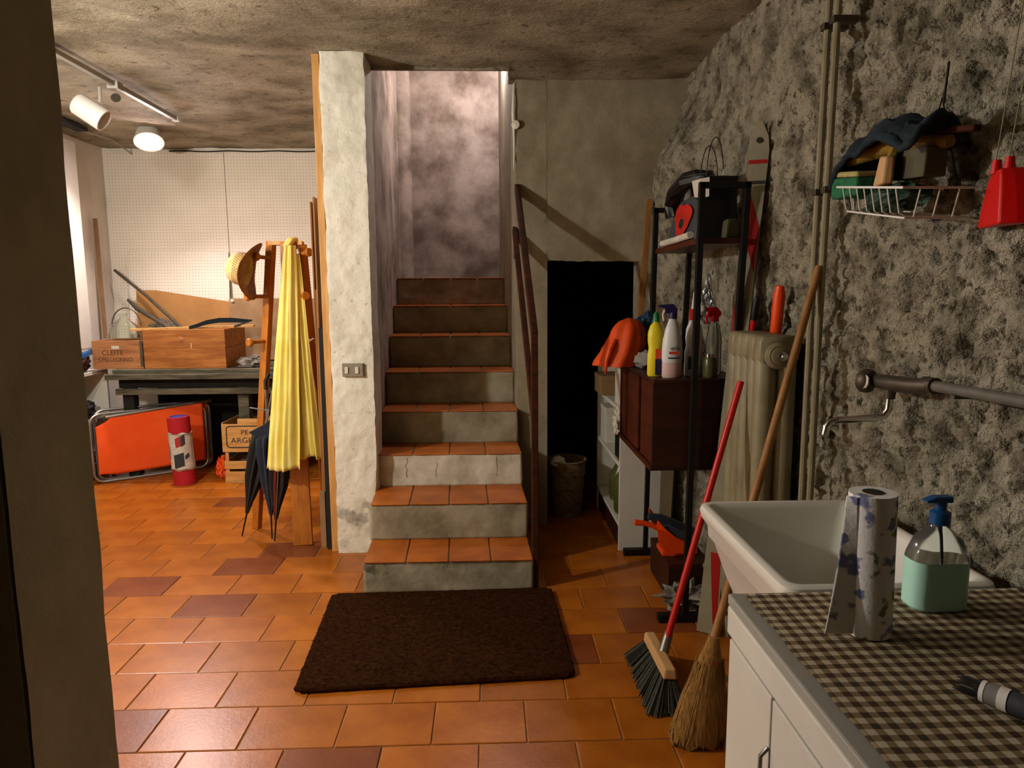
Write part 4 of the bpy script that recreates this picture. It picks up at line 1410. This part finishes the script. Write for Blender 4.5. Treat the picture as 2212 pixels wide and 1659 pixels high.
# stands on a small jar tray at the right of the cabinet top
bottle_body('body', 'clear_plastic', b4, (.915 + .06, 2.95), [(0, .0), (.030, .0), (.034, .006), (.034, .15), (.026, .20), (.016, .225), (.016, .232)], sx=1, sy=.8)
bottle_body('collar', 'red_plastic', b4, (.975, 2.95), [(0, .23), (.019, .23), (.017, .255), (0, .255)])
trigger(b4, (.975, 2.95), ZC + .25, 'red_plastic', 'red_plastic', 1.05)
MB().lathe([(0, 0), (.014, .0), (.017, .008), (.014, .022), (0, .024)], (.925, 2.95, ZC + .275), 14, (-.3, 0, 1)).build('nozzle_cap', 'box_white', b4, smooth=True)
B(.952, .962, 2.918, 2.9225, ZC + .03, ZC + .09).build('label', 'label_brown', b4)
tray = B(.945, 1.035, 2.80, 3.46, 1.022, 1.0395).build('rear_ledge', 'dark_wood', rk)

fo_ = thing('foil_pouch', 'crinkled silver foil pouch hanging on the wall behind the rack', 'pouch', (.98, 3.0, 1.26))
fm = MB()


def foilfn(u, v):
    w_ = .010 + .085 * sm(v * 1.15)
    return (.965 + (u - .5) * w_ + .012 * (1 - v), 3.05 + .010 * fb(u * 3, v * 5, 1, 2.0), 1.475 - .22 * v)


fm.grid(foilfn, 10, 22)
fm.build('pouch', 'foil', fo_, solid=.012)
tag(MB().lathe([(0, 0), (.024, 0), (.026, .004), (.026, .04), (.022, .045), (0, .045)], (.905, 3.02, ZC), 18).build('small_pot', 'dark_wood', smooth=True), 'small brown pot between the bottles on the cabinet', 'pot')
gj = thing('glass_jar', 'small glass jar behind the bottles on the cabinet', 'jar', (.93, 2.85, ZC))
MB().lathe([(0, 0), (.026, 0), (.028, .004), (.028, .07), (.022, .085)], (.925, 2.84, ZC), 20).build('body', 'jar_olive', gj, smooth=True)
MB().lathe([(0, .085), (.024, .085), (.024, .098), (0, .1)], (.925, 2.84, ZC), 20).build('lid', 'chrome', gj, smooth=True)

og = thing('orange_bag', 'bright orange nylon bag slumped over the cabinet corner', 'bag', (.70, 3.36, ZC))
ob = MB()
lp = []
for k in range(15):
    v = k / 14
    z = ZC + .001 + .232 * v
    cx_ = .668 + .012 * v - .05 * (1 - v) ** 2; rx = .098 * (1 - v ** 2.6) ** .5 + .006; ry = .085 * (1 - v ** 2.2) ** .5 + .006
    lp.append([Vector((cx_ + rx * math.cos(t) * (1 + .10 * math.sin(5 * t + 3 * v) + .12 * fb(math.cos(t), math.sin(t), v * 2, 1.5)), 3.33 + ry * math.sin(t) * (1 + .08 * math.sin(7 * t)), z)) for t in (2 * PI * q_ / 44 for q_ in range(44))])
ob.loft(lp)
ob.build('cloth', 'orange_nylon', og, smooth=True, angle=60)
MB().tube([(.60, 3.27, ZC + .13), (.575, 3.25, ZC + .09), (.558, 3.25, ZC + .03), (.555, 3.26, ZC - .03)], [.012, .014, .012, .006], 8).build('strap', 'orange_nylon', og, smooth=True)
tag(MB().blob((.735, 3.20, ZC + .04), .055, (1.0, .8, .75), .3, 2, 4, flat=ZC).build('grey_bundle', 'grey_bag', smooth=True), 'pale grey rounded bundle beside the orange bag', 'bundle')
tag(MB().blob((.79, 3.40, ZC + .12), .085, (.9, .6, 1.45), .35, 2.5, 3, flat=ZC).build('blue_bag', 'blue_bag'), 'dark blue plastic bag behind the orange bag', 'bag')

# ---- floor clutter below the rack
bxl = lid_box('shoe_box', 'dark low box on the floor under the rack cabinet', .80, 1.0, 2.95, 3.30, 0, .17, 'dark_wood')
dp = thing('dustpan', 'orange plastic dustpan resting on the dark box under the rack', 'dustpan', (.82, 3.08, .17))
dpm = MB()


def dpf(u, v):
    x = .765 + .185 * u; y = 3.02 + .18 * v
    z = .225 + .075 * (1 - u) ** 2 * 1.1 + .05 * (2 * v - 1) ** 4 * (1 - u * .6)
    z -= .012 * math.sin(PI * u)
    return (x, y, z)


dpm.grid(dpf, 16, 12)
dpm.prism([(.765, 3.02, .31), (.775, 3.02, .25), (.81, 3.02, .195), (.95, 3.02, .195), (.95, 3.02, .225), (.86, 3.02, .26)], (0, .008, 0))
dpm.build('pan', 'orange_plastic', dp, solid=.004)
MB().tube([(.79, 3.06, .295), (.755, 3.06, .315), (.715, 3.06, .328), (.668, 3.06, .333)], [.014, .013, .013, .015], 10).build('handle', 'orange_plastic', dp, smooth=True)
MB().prism([(.80, 3.05, .19), (.94, 3.05, .19), (.94, 3.05, .171), (.80, 3.05, .171)], (0, .12, 0)).build('pan_foot', 'orange_plastic', dp)
hb_ = thing('hand_brush', 'dark blue hand brush lying in the orange dustpan', 'brush', (.85, 3.08, .26))
MB().tube([(.735, 3.08, .355), (.79, 3.08, .345), (.84, 3.08, .315), (.90, 3.08, .285), (.97, 3.08, .265)], [.016, .022, .03, .032, .022], 12).build('handle', 'navy_cloth', hb_, smooth=True)
MB().prism([(.80, 3.03, .315), (.83, 3.03, .325), (.95, 3.03, .27), (.95, 3.03, .235), (.86, 3.03, .255)], (0, .06, 0)).build('bristle_block', 'slate_bag', hb_)
rg = MB().blob((.865, 2.875, .052), .08, (1.25, .7, .65), .9, 2.8, 21, 30, 16, flat=.002)
tag(rg.build('crumpled_cloth', 'rag_white'), 'crumpled white and brown cloth on the floor under the dustpan', 'cloth')
tag(MB().blob((.985, 2.87, .14), .07, (.55, .6, 1.9), .8, 2.8, 14, 24, 16, flat=.002).build('plastic_bag', 'rag_white'), 'crumpled pale plastic bag standing between the rack posts', 'bag')

# ---- skis
sk_pts = [(.885, 2.61, .012), (1.075, 2.84, 2.04)]


def ski(label, foot, top, off, tipdark):
    s_ = thing('ski', label, 'ski', foot, 'pair of skis leaning on the rough wall')
    f_ = Vector(foot); t_ = Vector(top); d = (t_ - f_).normalized()
    r_ = Vector((.80, -.48, 0)); wdir = (r_ - d * r_.dot(d)).normalized()   # width direction
    nrm = wdir.cross(d).normalized()
    if nrm.y > 0: nrm = -nrm
    L = (t_ - f_).length

    def wid(v): return .040 - .006 * math.sin(PI * v) - (.030 * max(0, (v - .955) / .045) ** 2)

    def pt(u, v, o=0):
        bend = .05 * max(0, (v - .93) / .07) ** 2
        return f_ + d * L * v + wdir * (u * wid(v)) + nrm * (o + bend)
    m = MB(); lp = []
    for k in range(41):
        v = k / 40
        lp.append([pt(-1, v, 0), pt(1, v, 0), pt(1, v, .010), pt(-1, v, .010)])
    m.loft(lp); body = m.build('body', 'ski_white', s_, smooth=True, angle=40)
    for sgn in (-1, 1):
        e = MB(); e.tube([pt(sgn, k / 40, .001) for k in range(41)], .0025, 4); e.build('edge', 'ski_edge', s_)

    def decal(name, v0, v1, uf0, uf1, mm):
        g = MB()

        def fn(u, v):
            vv = v0 + (v1 - v0) * v; a, b = uf0(v), uf1(v)
            return pt(a + (b - a) * u, vv, .0112)
        g.grid(fn, 1, 8); g.build(name, mm, body)
    decal('red_stripe', .80, .895, lambda v: -.95, lambda v: .9 - 1.85 * v, 'ski_red')
    decal('red_stripe', .71, .80, lambda v: .9 - 1.85 * v, lambda v: .9, 'ski_red')
    decal('red_stripe', .56, .655, lambda v: -.95, lambda v: .9 - 1.85 * v, 'ski_red')
    decal('red_stripe', .47, .56, lambda v: .9 - 1.85 * v, lambda v: .9, 'ski_red')
    decal('red_stripe', .02, .16, lambda v: .55 - 1.0 * v, lambda v: .95 - .3 * v, 'ski_red')
    decal('thin_line', .72, .86, lambda v: .55 - 1.1 * v, lambda v: .64 - 1.1 * v, 'ski_line')
    decal('band', .925, .936, lambda v: -.95, lambda v: .95, 'ski_red')
    decal('band', .885, .892, lambda v: -.95, lambda v: .95, 'ski_edge')
    MB().lathe([(0, 0), (.012, 0), (.012, .004), (0, .004)], pt(0, .968, .012), 14, tuple(nrm)).build('tip_hole', 'ski_edge', body)
    return s_


ski('front ski of the pair with red stripes leaning on the rough wall', (.878, 2.625, .012), (1.112, 2.85, 2.06), 0, False)
ski('rear ski of the pair showing only its dark tip behind', (.912, 2.69, .012), (1.128, 2.91, 2.065), 0, True)

# ---- radiator
ra = thing('cast_iron_radiator', 'old cream column radiator standing against the rough wall', 'radiator', (1.0, 2.48, 0))
for i in range(5):
    y = 2.355 + i * .066
    s2 = MB()
    for x in (.964, 1.036):
        s2.lathe([(.020, .10), (.034, .16), (.034, 1.15), (.028, 1.20)], (x, y, 0), 16, (0, 0, 1), 1.05, .95)
    lp = []
    for z, e in ((1.150, .010), (1.165, 0), (1.225, 0), (1.240, .006), (1.246, .018)):
        lp.append([Vector((cx_, cy_, z)) for (cx_, cy_) in ((.930 + e, y - .022), (.936 + e, y - .031), (1.064 - e, y - .031), (1.070 - e, y - .022), (1.070 - e, y + .022), (1.064 - e, y + .031), (.936 + e, y + .031), (.930 + e, y + .022))])
    s2.loft(lp)
    s2.box(.958, 1.042, y - .007, y + .007, .14, 1.18)
    s2.tube([(.945, y, .115), (1.055, y, .115)], .026, 12)
    s2.build('section', 'cream_paint', ra, smooth=True, angle=60)
    if i in (0, 4):
        for x in (.964, 1.036):
            MB().tube([(x, y, .115), (x, y, 0)], [.022, .018], 12).build('foot', 'cream_paint', ra, smooth=True)
for x in (.990,):
    MB().tube([(x, 2.318, 1.178), (x, 2.645, 1.178)], .030, 16).build('hub_pipe', 'cream_paint', ra, smooth=True)
hbp = MB().lathe([(.0, 0), (.046, 0), (.046, .010), (.036, .018), (.030, .018), (.030, .024), (.018, .028), (0, .028)], (.990, 2.318, 1.178), 24, (0, -1, 0)).build('end_plug', 'cream_paint', ra, smooth=True)
MB().lathe([(0, 0), (.015, 0), (.015, .012), (.009, .016), (.009, .030), (0, .032)], (.992, 2.291, 1.178), 16, (.1, -1, .05)).build('air_valve', 'chrome', hbp, smooth=True)


# ---- shears behind radiator
def shears(label, lo_p, hi_p, m_top, m_low, r, g0=.40):
    t = thing('garden_shears', label, 'garden tool', lo_p, 'garden tools behind the radiator')
    a = Vector(lo_p); b = Vector(hi_p); mid = a.lerp(b, g0 + .05)
    MB().tube([a, mid], [.010, .010], 10).build('shank', m_low, t, smooth=True)
    MB().tube([a.lerp(b, g0), a.lerp(b, g0 + .08), a.lerp(b, .9), b], [r * .8, r, r * 1.05, r * .7], 12).build('grip', m_top, t, smooth=True)


shears('thick orange tool handle poking up behind the radiator', (1.088, 2.60, 1.05), (1.080, 2.535, 1.418), 'orange_plastic', 'grey_metal', .021)
shears('slim black and red tool handle poking up behind the radiator', (1.052, 2.78, 1.05), (1.060, 2.70, 1.375), 'black_plastic', 'red_plastic', .014, .72)

# ---- vertical pipes
for i, (y, lab) in enumerate(((2.222, 'thin vertical wall pipe, the one nearer the radiator'), (2.163, 'thin vertical wall pipe, the one nearer the sink'))):
    t = thing('wall_pipe', lab, 'pipe', (1.053, y, 0), 'pair of vertical pipes on the rough wall')
    MB().tube([(1.053, y, 0), (1.053, y, 1.3), (1.062, y, HC)], .0112, 10).build('tube', 'cream_paint', t, smooth=True)
    for z in (.5, 1.7, 2.2):
        B(1.041, 1.12, y - .014, y + .014, z, z + .02).build('bracket', 'dull_metal', t, bevel=.002)

# ---- brooms
br = thing('red_broom', 'red-handled broom with grey bristles leaning on the radiator', 'broom', (.60, 2.26, 0))
MB().tube([(.617, 2.285, .15), (.909, 2.435, 1.075)], [.0125, .0125], 12).build('stick', 'red_stick', br, smooth=True)
MB().tube([(.608, 2.277, .125), (.632, 2.298, .19)], [.019, .016], 12).build('socket', 'grey_metal', br, smooth=True)
hd = MB().hexa([(.574, 2.145, .098), (.622, 2.140, .098), (.612, 2.415, .098), (.566, 2.415, .098),
                (.580, 2.150, .135), (.618, 2.146, .135), (.608, 2.408, .135), (.570, 2.408, .135)])
hd.build('head_block', 'brush_wood', br, bevel=.006)
brs = MB()
random.seed(11)
for i in range(2600):
    u, v = random.random(), random.random()
    x = .57 + .046 * u; y = 2.15 + .262 * v
    dx = (u - .5) * .11 - .012; dy = (v - .5) * .14
    e = random.uniform(.85, 1.0)
    p0 = Vector((x, y, .10)); p1 = Vector((x + dx * e, y + dy * e, .10 - .097 * e))
    s_ = Vector((random.uniform(-1, 1), random.uniform(-1, 1), 0)).normalized() * .0018
    brs.add([p0 - s_, p0 + s_, p1 + s_ * 1.6, p1 - s_ * 1.6], [(0, 1, 2, 3)])
bo = brs.build('bristles', 'bristle_grey', br); bo['kind'] = 'stuff'

sbm = thing('straw_broom', 'straw broom with wooden stick standing behind the sink cabinet', 'broom', (.65, 1.97, 0))
S0 = Vector((.672, 1.965, .30)); S1 = Vector((1.045, 2.165, 1.475))
MB().tube([S0, S1], [.0135, .0125], 12).build('stick', 'stick_wood', sbm, smooth=True)
hm2 = MB()
lp = []
for (t, rx, ry) in ((0, .085, .045), (.12, .088, .046), (.45, .070, .038), (.75, .040, .028), (.92, .022, .020), (1.0, .017, .017)):
    c_ = Vector((.635, 1.955, .006)).lerp(Vector((.682, 1.97, .345)), t)
    lp.append([c_ + Vector((rx * math.cos(a) * (1 + .05 * math.sin(9 * a)), ry * math.sin(a), .012 * math.sin(7 * a) * (1 if t == 0 else 0) + (.006 if t == 0 else 0))) for a in (2 * PI * k / 40 for k in range(40))])
hm2.loft(lp)
hm2.build('straw_head', 'straw_broom', sbm, smooth=True)
st_ = MB()
for i in range(420):
    a = random.uniform(0, 2 * PI); r = random.uniform(.8, 1.06)
    t1 = random.uniform(.5, .8)
    c0 = Vector((.635, 1.955, .006)); c1 = Vector((.682, 1.97, .345))
    p0 = c0 + Vector((.086 * r * math.cos(a), .046 * r * math.sin(a), random.uniform(.0, .03)))
    p1 = c0.lerp(c1, t1) + Vector((.05 * math.cos(a), .034 * math.sin(a), 0)) * (1.25 - t1 * .45)
    s_ = Vector((math.sin(a), -math.cos(a), 0)) * .0016
    st_.add([p0 - s_, p0 + s_, p1 + s_, p1 - s_], [(0, 1, 2, 3)])
so2 = st_.build('straws', 'straw_broom', sbm); so2['kind'] = 'stuff'
MB().tube([(.672 + .03 * math.cos(t), 1.967 + .024 * math.sin(t), .27) for t in (2 * PI * k / 20 for k in range(21))], .004, 6, False).build('binding', 'red_plastic', sbm)

# ---- sink
snk = thing('laundry_sink', 'deep white ceramic laundry sink beside the checked counter', 'sink', (.82, 1.59, 0))


def rr(x0, x1, y0, y1, r, z, n=6):
    out = []
    for (cx, cy, t0) in ((x1 - r, y1 - r, 0), (x0 + r, y1 - r, PI / 2), (x0 + r, y0 + r, PI), (x1 - r, y0 + r, 1.5 * PI)):
        for k in range(n + 1):
            t = t0 + PI / 2 * k / n
            out.append(Vector((cx + r * math.cos(t), cy + r * math.sin(t), z)))
    return out


SX0, SX1, SY0, SY1 = .592, 1.048, 1.30, 1.895


def rrs(e, z, r): return rr(SX0 + e, SX1 - e, SY0 + e, SY1 - e, r, z)


MB().loft([rrs(.13, .47, .05), rrs(.10, .50, .05), rrs(.055, .62, .05), rrs(.032, .70, .04), rrs(.020, .715, .035), rrs(.018, .745, .035), rrs(.004, .765, .035), rrs(0, .785, .035), rrs(.004, .797, .033), rrs(.014, .802, .03),
           rrs(.026, .799, .028), rrs(.036, .785, .026), rrs(.055, .68, .04), rrs(.09, .58, .05), rrs(.14, .545, .05), rrs(.2, .54, .02)]).build('basin', 'white_ceramic', snk, smooth=True, angle=40)
B(.70, 1.03, 1.40, 1.80, 0, .47).build('pedestal', 'white_lacquer', snk, bevel=.004)
MB().lathe([(0, .541), (.03, .541), (.03, .546), (.022, .547), (0, .543)], (.83, 1.62, 0), 20).build('drain', 'chrome', snk, smooth=True)

# ---- cabinet with checked cloth
kc = thing('sink_cabinet', 'white cabinet with grey edged worktop in the right foreground', 'cabinet', (.76, .6, 0))
B(.492, 1.06, -.35, 1.285, .06, .775).build('body', 'white_lacquer', kc, bevel=.003)
B(.53, 1.05, -.33, 1.26, 0, .06).build('plinth', 'grey_trim', kc)
B(.474, 1.075, -.37, 1.297, .775, .797).build('worktop', 'grey_trim', kc, bevel=.004)
B(.474, .492, -.35, 1.295, .715, .773).build('apron', 'white_lacquer', kc, bevel=.004)
for a, b in ((1.078, 1.283), (.60, 1.073), (.12, .595)):
    dr = B(.476, .491, a, b, .065, .708).build('door', 'white_lacquer', kc, bevel=.003)
    hy = a + .05 if a < 1 else a + .03
    MB().tube([(.474, hy - .03, .615), (.462, hy - .03, .60), (.462, hy - .03, .53), (.474, hy - .03, .515)], .004, 8).build('handle', 'grey_metal', dr, smooth=True)

tc_ = MB()


def cloth(u, v):
    x = .502 + (1.062 - .502) * u; y = -.30 + (1.283 + .30) * v
    return (x + .0015 * math.sin(y * 40), y + .002 * math.sin(x * 30), .7992 + .0009 * (1 + fb(x, y, 0, 9)))


tc_.grid(cloth, 60, 120)
tag(tc_.build('checked_cloth', 'gingham', smooth=True, solid=.0018), 'brown and beige checked cloth covering the worktop', 'tablecloth')

# paper roll
pr2 = thing('kitchen_roll', 'floral paper towel roll standing on the checked cloth', 'paper roll', (.662, 1.125, .802))
PC = Vector((.664, 1.125, .8025))
PT = PC + Vector((-.006, 0, .252))
MB().tube([PC, PT], .0385, 32).build('roll', 'floral_paper', pr2, smooth=True)
# hollow core seen from the top
MB().lathe([(.0175, 0), (.0175, .0012), (0, .0012)], PT, 24).build('core', 'cardboard', pr2, smooth=True)
MB().lathe([(.0, 0), (.0165, 0), (.0165, .0018), (.0, .0018)], PT, 24).build('core_hole', 'bench_dark', pr2)
fl = MB()


def flap(u, v):
    z = .806 + .245 * (1 - v)
    x = .664 - .036 - .006 * (1 - v) - .050 * u * (.25 + .75 * v) + .004 * math.sin(3 * v)
    y = 1.125 - .018 + .014 * u - .012 * u * v
    return (x, y, z)


fl.grid(flap, 10, 20)
fl.build('loose_sheet', 'floral_paper', pr2, smooth=True, solid=.0012)

# soap bottle
sbt = thing('soap_dispenser', 'clear pump bottle half full of turquoise soap on the checked cloth', 'soap bottle', (.842, 1.20, .802))
sc_ = (.842, 1.215)


def rrb(wx, wy, z): return rr(sc_[0] - wx, sc_[0] + wx, sc_[1] - wy, sc_[1] + wy, min(wx, wy) * .75, .802 + z)


MB().loft([rrb(.054, .033, .0955), rrb(.052, .032, .105), rrb(.040, .026, .135), rrb(.018, .016, .155), rrb(.015, .015, .165)]).build('bottle', 'clear_plastic', sbt, smooth=True)
MB().loft([rrb(.050, .030, .001), rrb(.054, .033, .006), rrb(.054, .033, .095)]).build('liquid', 'soap_liquid', sbt, smooth=True)
MB().lathe([(0, .163), (.018, .163), (.018, .185), (.010, .190), (.010, .205), (0, .205)], (sc_[0], sc_[1], .802), 20).build('pump_collar', 'blue_pump', sbt, smooth=True)
MB().prism([(sc_[0] - .030, sc_[1] - .010, .802 + .204), (sc_[0] + .018, sc_[1] - .010, .802 + .204), (sc_[0] + .018, sc_[1] - .010, .802 + .216), (sc_[0] - .014, sc_[1] - .010, .802 + .216), (sc_[0] - .034, sc_[1] - .010, .802 + .208)], (0, .02, 0)).build('pump_head', 'blue_pump', sbt, bevel=.003)
MB().tube([(sc_[0], sc_[1], .802 + .165), (sc_[0] + .004, sc_[1], .802 + .096)], .003, 8).build('dip_tube', 'white_plastic', sbt, smooth=True)

# dish brush at the right edge
db = thing('dish_brush', 'blue-handled brush with white collar lying on the checked cloth', 'brush', (.74, .87, .802))
a = Vector((.716, .905, .8195)); d = Vector((.050, -.075, .002)).normalized()
MB().tube([a + d * .028, a + d * .05, a + d * .12, a + d * .22], [.016, .0165, .015, .012], 16).build('handle', 'slate_bag', db, smooth=True)
MB().tube([a + d * .018, a + d * .03], [.017, .0172], 18).build('collar', 'white_plastic', db, smooth=True)
MB().tube([a + d * .0, a + d * .018], [.0155, .016], 18).build('ferrule', 'grey_bag', db, smooth=True)
MB().tube([a - d * .005, a + d * .001], [.0158, .0162], 18).build('rim', 'white_plastic', db, smooth=True)
bb = MB()
side = d.cross(Vector((0, 0, 1))).normalized()
for i in range(60):
    an = random.uniform(0, 2 * PI); r = .013 * math.sqrt(random.random())
    p0 = a + side * r * math.cos(an) + Vector((0, 0, r * math.sin(an)))
    p1 = p0 - d * random.uniform(.025, .04) + side * r * .3 * math.cos(an)
    p1.z = max(p1.z, .804)
    bb.tube([p0, p1], .0007, 4)
bbo = bb.build('bristles', 'wire_black', db); bbo['kind'] = 'stuff'

# ---- faucet and pipe
fc = thing('wall_tap', 'old wall tap with curved chrome spout above the sink', 'tap', (1.04, 1.74, 1.15))
MB().tube([(1.06, 1.60, 1.170), (1.05, 1.66, 1.163), (1.045, 1.74, 1.158), (1.04, 1.80, 1.158)], [.018, .020, .022, .018], 14).build('body', 'dull_metal', fc, smooth=True)
MB().lathe([(.0, -.014), (.030, -.014), (.033, -.006), (.033, .006), (.026, .016), (0, .018)], (1.022, 1.815, 1.156), 18, (-.5, .8, .1)).build('handwheel', 'dull_metal', fc, smooth=True)
MB().lathe([(0, 0), (.020, 0), (.020, .004), (0, .006)], (1.008, 1.80, 1.156), 16, (-1, -.2, .1)).build('wheel_cap', 'chrome', fc, smooth=True)
MB().tube([(1.045, 1.74, 1.150), (1.045, 1.74, 1.118)], [.016, .013], 14).build('neck', 'dull_metal', fc, smooth=True)
MB().tube([(1.045, 1.74, 1.12), (1.044, 1.74, 1.09), (1.035, 1.742, 1.072), (1.01, 1.745, 1.066), (.96, 1.75, 1.062), (.92, 1.755, 1.060), (.900, 1.757, 1.055), (.891, 1.758, 1.042), (.887, 1.758, 1.020)], .0095, 12).build('spout', 'chrome', fc, smooth=True)
pi = thing('water_pipe', 'grey water pipe running along the wall to the tap', 'pipe', (1.06, 1.4, 1.17))
MB().tube([(1.062, 1.62, 1.171), (1.062, 1.30, 1.178), (1.062, .6, 1.19)], .0135, 12).build('tube', 'pipe_grey', pi, smooth=True)
MB().tube([(1.062, 1.625, 1.171), (1.062, 1.585, 1.172)], .020, 14).build('coupling', 'dull_metal', pi, smooth=True)
for y in (1.50, 1.12):
    B(1.045, 1.13, y - .008, y + .008, 1.155, 1.163).build('bracket', 'dull_metal', pi)

# ---- wire soap basket with sponges
bkt = thing('wire_basket', 'white wire basket on the rough wall holding sponges and brushes', 'basket', (1.02, 1.70, 1.58))
X_, XW, YA, YB, ZT, ZB = .930, 1.10, 1.55, 1.85, 1.650, 1.585
def tz(y, z): return z + (y - 1.70) * .15


MB().tube([(XW, YA, tz(YA, ZT)), (X_, YA, tz(YA, ZT)), (X_, YB, tz(YB, ZT)), (XW, YB, tz(YB, ZT))], .0030, 6).build('top_rim', 'white_plastic', bkt, smooth=True)
MB().tube([(XW, YA + .02, tz(YA, ZB)), (X_ + .02, YA + .02, tz(YA, ZB)), (X_ + .02, YB - .02, tz(YB, ZB)), (XW, YB - .02, tz(YB, ZB)), (XW, YA + .02, tz(YA, ZB))], .0024, 6).build('bottom_rim', 'white_plastic', bkt, smooth=True)
for k in range(8):
    y = YA + .03 + k * (YB - YA - .06) / 7
    MB().tube([(X_, y, tz(y, ZT)), (X_ + .012, y, tz(y, ZB) + .008), (X_ + .03, y, tz(y, ZB)), (XW, y, tz(y, ZB))], .0017, 5).build('wire', 'white_plastic', bkt, smooth=True)
for k in range(3):
    x = X_ + .04 + k * .045
    for y in (YA, YB):
        yy = y + (.02 if y == YA else -.02)
        MB().tube([(x, y, tz(y, ZT)), (x, yy, tz(yy, ZB))], .0017, 5).build('wire', 'white_plastic', bkt, smooth=True)
MB().tube([(1.10, 1.62, ZT), (1.075, 1.66, 1.85), (1.10, 1.78, ZT)], .002, 5).build('hanger', 'wire_black', bkt)

sg = thing('sponge', 'green scouring sponge with cream face in the wire basket', 'sponge', (.965, 1.80, 1.65))
MB().hexa([(.935, 1.765, 1.640), (1.02, 1.755, 1.640), (1.02, 1.885, 1.645), (.935, 1.895, 1.645), (.935, 1.765, 1.685), (1.02, 1.755, 1.685), (1.02, 1.885, 1.702), (.935, 1.895, 1.702)]).build('scourer', 'green_sponge', sg, bevel=.006)
MB().hexa([(.936, 1.766, 1.686), (1.02, 1.756, 1.686), (1.02, 1.885, 1.703), (.936, 1.893, 1.703), (.936, 1.766, 1.700), (1.02, 1.756, 1.700), (1.02, 1.885, 1.718), (.936, 1.893, 1.718)]).build('foam_face', 'cream_sponge', sg, bevel=.005)
tag(MB().blob((1.0, 1.69, 1.622), .06, (.9, 1.7, .55), .4, 3, 7, flat=1.590).build('green_cloth', 'box_green'), 'dark green cloth in the bottom of the wire basket', 'cloth')
nb = thing('nail_brush', 'pale wooden nail brush standing upright in the wire basket', 'brush', (.965, 1.685, 1.655))
MB().hexa([(.942, 1.660, 1.652), (.965, 1.650, 1.652), (.985, 1.715, 1.652), (.955, 1.725, 1.652), (.945, 1.655, 1.715), (.965, 1.648, 1.715), (.985, 1.700, 1.725), (.96, 1.708, 1.725)]).build('block', 'brush_wood', nb, bevel=.006)
MB().hexa([(.958, 1.668, 1.715), (.975, 1.660, 1.715), (.99, 1.695, 1.722), (.972, 1.70, 1.722), (.97, 1.655, 1.765), (.985, 1.65, 1.765), (1.0, 1.68, 1.77), (.985, 1.685, 1.77)]).build('bristles', 'brush_yellow', nb, bevel=.004)
yb = thing('scrubbing_brush', 'long yellow-brown scrubbing brush lying across the wire basket', 'brush', (1.0, 1.70, 1.74))
MB().tube([(.965, 1.875, 1.742), (.985, 1.80, 1.752), (1.0, 1.72, 1.752), (1.015, 1.62, 1.742), (1.03, 1.55, 1.728)], [.016, .022, .024, .022, .014], 12).build('back', 'brush_yellow', yb, smooth=True)
MB().hexa([(.985, 1.57, 1.655), (1.04, 1.57, 1.655), (1.03, 1.70, 1.665), (.99, 1.70, 1.665), (.99, 1.57, 1.725), (1.04, 1.57, 1.725), (1.03, 1.72, 1.735), (.99, 1.72, 1.735)]).build('bristles', 'olive_box', yb, bevel=.004)
dc = MB()


def dcf(u, v):
    y = 1.90 - .36 * u; s_ = (v - .5)
    x = 1.00 + .13 * s_
    z = 1.722 + .088 * sm(u * 3.2) - .035 * sm((u - .3) / .7) + .012 * math.sin(u * 13) - .40 * abs(s_) ** 2 * .5 + .022 * fb(u * 3, v * 3, 0, 1.5)
    return (x + .01 * fb(u, v, 3, 4), y, z)


dc.grid(dcf, 40, 16)
tag(dc.build('dark_cloth', 'dark_cloth', smooth=True, solid=.014), 'dark blue cleaning cloth draped on top of the wire basket', 'cloth')
tag(MB().beam((1.02, 1.62, 1.762), (1.045, 1.485, 1.742), .022, .014, (0, 0, 1)).build('brush_handle', 'rail_wood', bevel=.004), 'dark brush handle sticking out right of the wire basket', 'handle')
tag(MB().tube([(1.06, 1.63, 1.83), (1.085, 1.66, 1.93)], .003, 6).build('wire_nail', 'wire_black'), 'dark nail in the wall above the wire basket', 'nail')

# ---- red pouch on strings
rd = thing('red_bottle_carrier', 'red plastic two-necked holder hanging by strings on the wall', 'holder', (1.048, 1.41, 1.53))
lp = []
for (z, k_) in ((1.530, 1.0), (1.545, .99), (1.60, .80), (1.628, .66), (1.642, .50)):
    cx_, cy_ = 1.048, 1.408
    lp.append([Vector((cx_ + (x - cx_) * (.4 + .6 * k_), cy_ + (y - cy_) * k_, z)) for x, y in ((1.058, 1.482), (1.040, 1.425), (1.022, 1.372), (1.045, 1.352), (1.072, 1.336), (1.078, 1.41), (1.074, 1.482))])
MB().loft(lp).build('body', 'red_plastic', rd, bevel=.004)
for y in (1.426, 1.390):
    nk = MB().tube([(1.049, y, 1.636), (1.049, y, 1.664)], [.011, .008], 12).build('neck', 'red_plastic', rd, smooth=True)
    MB().tube([(1.046, y, 1.66), (1.085, y + (.004 if y > 1.41 else -.004), 2.05)], .0013, 5).build('string', 'string', nk)
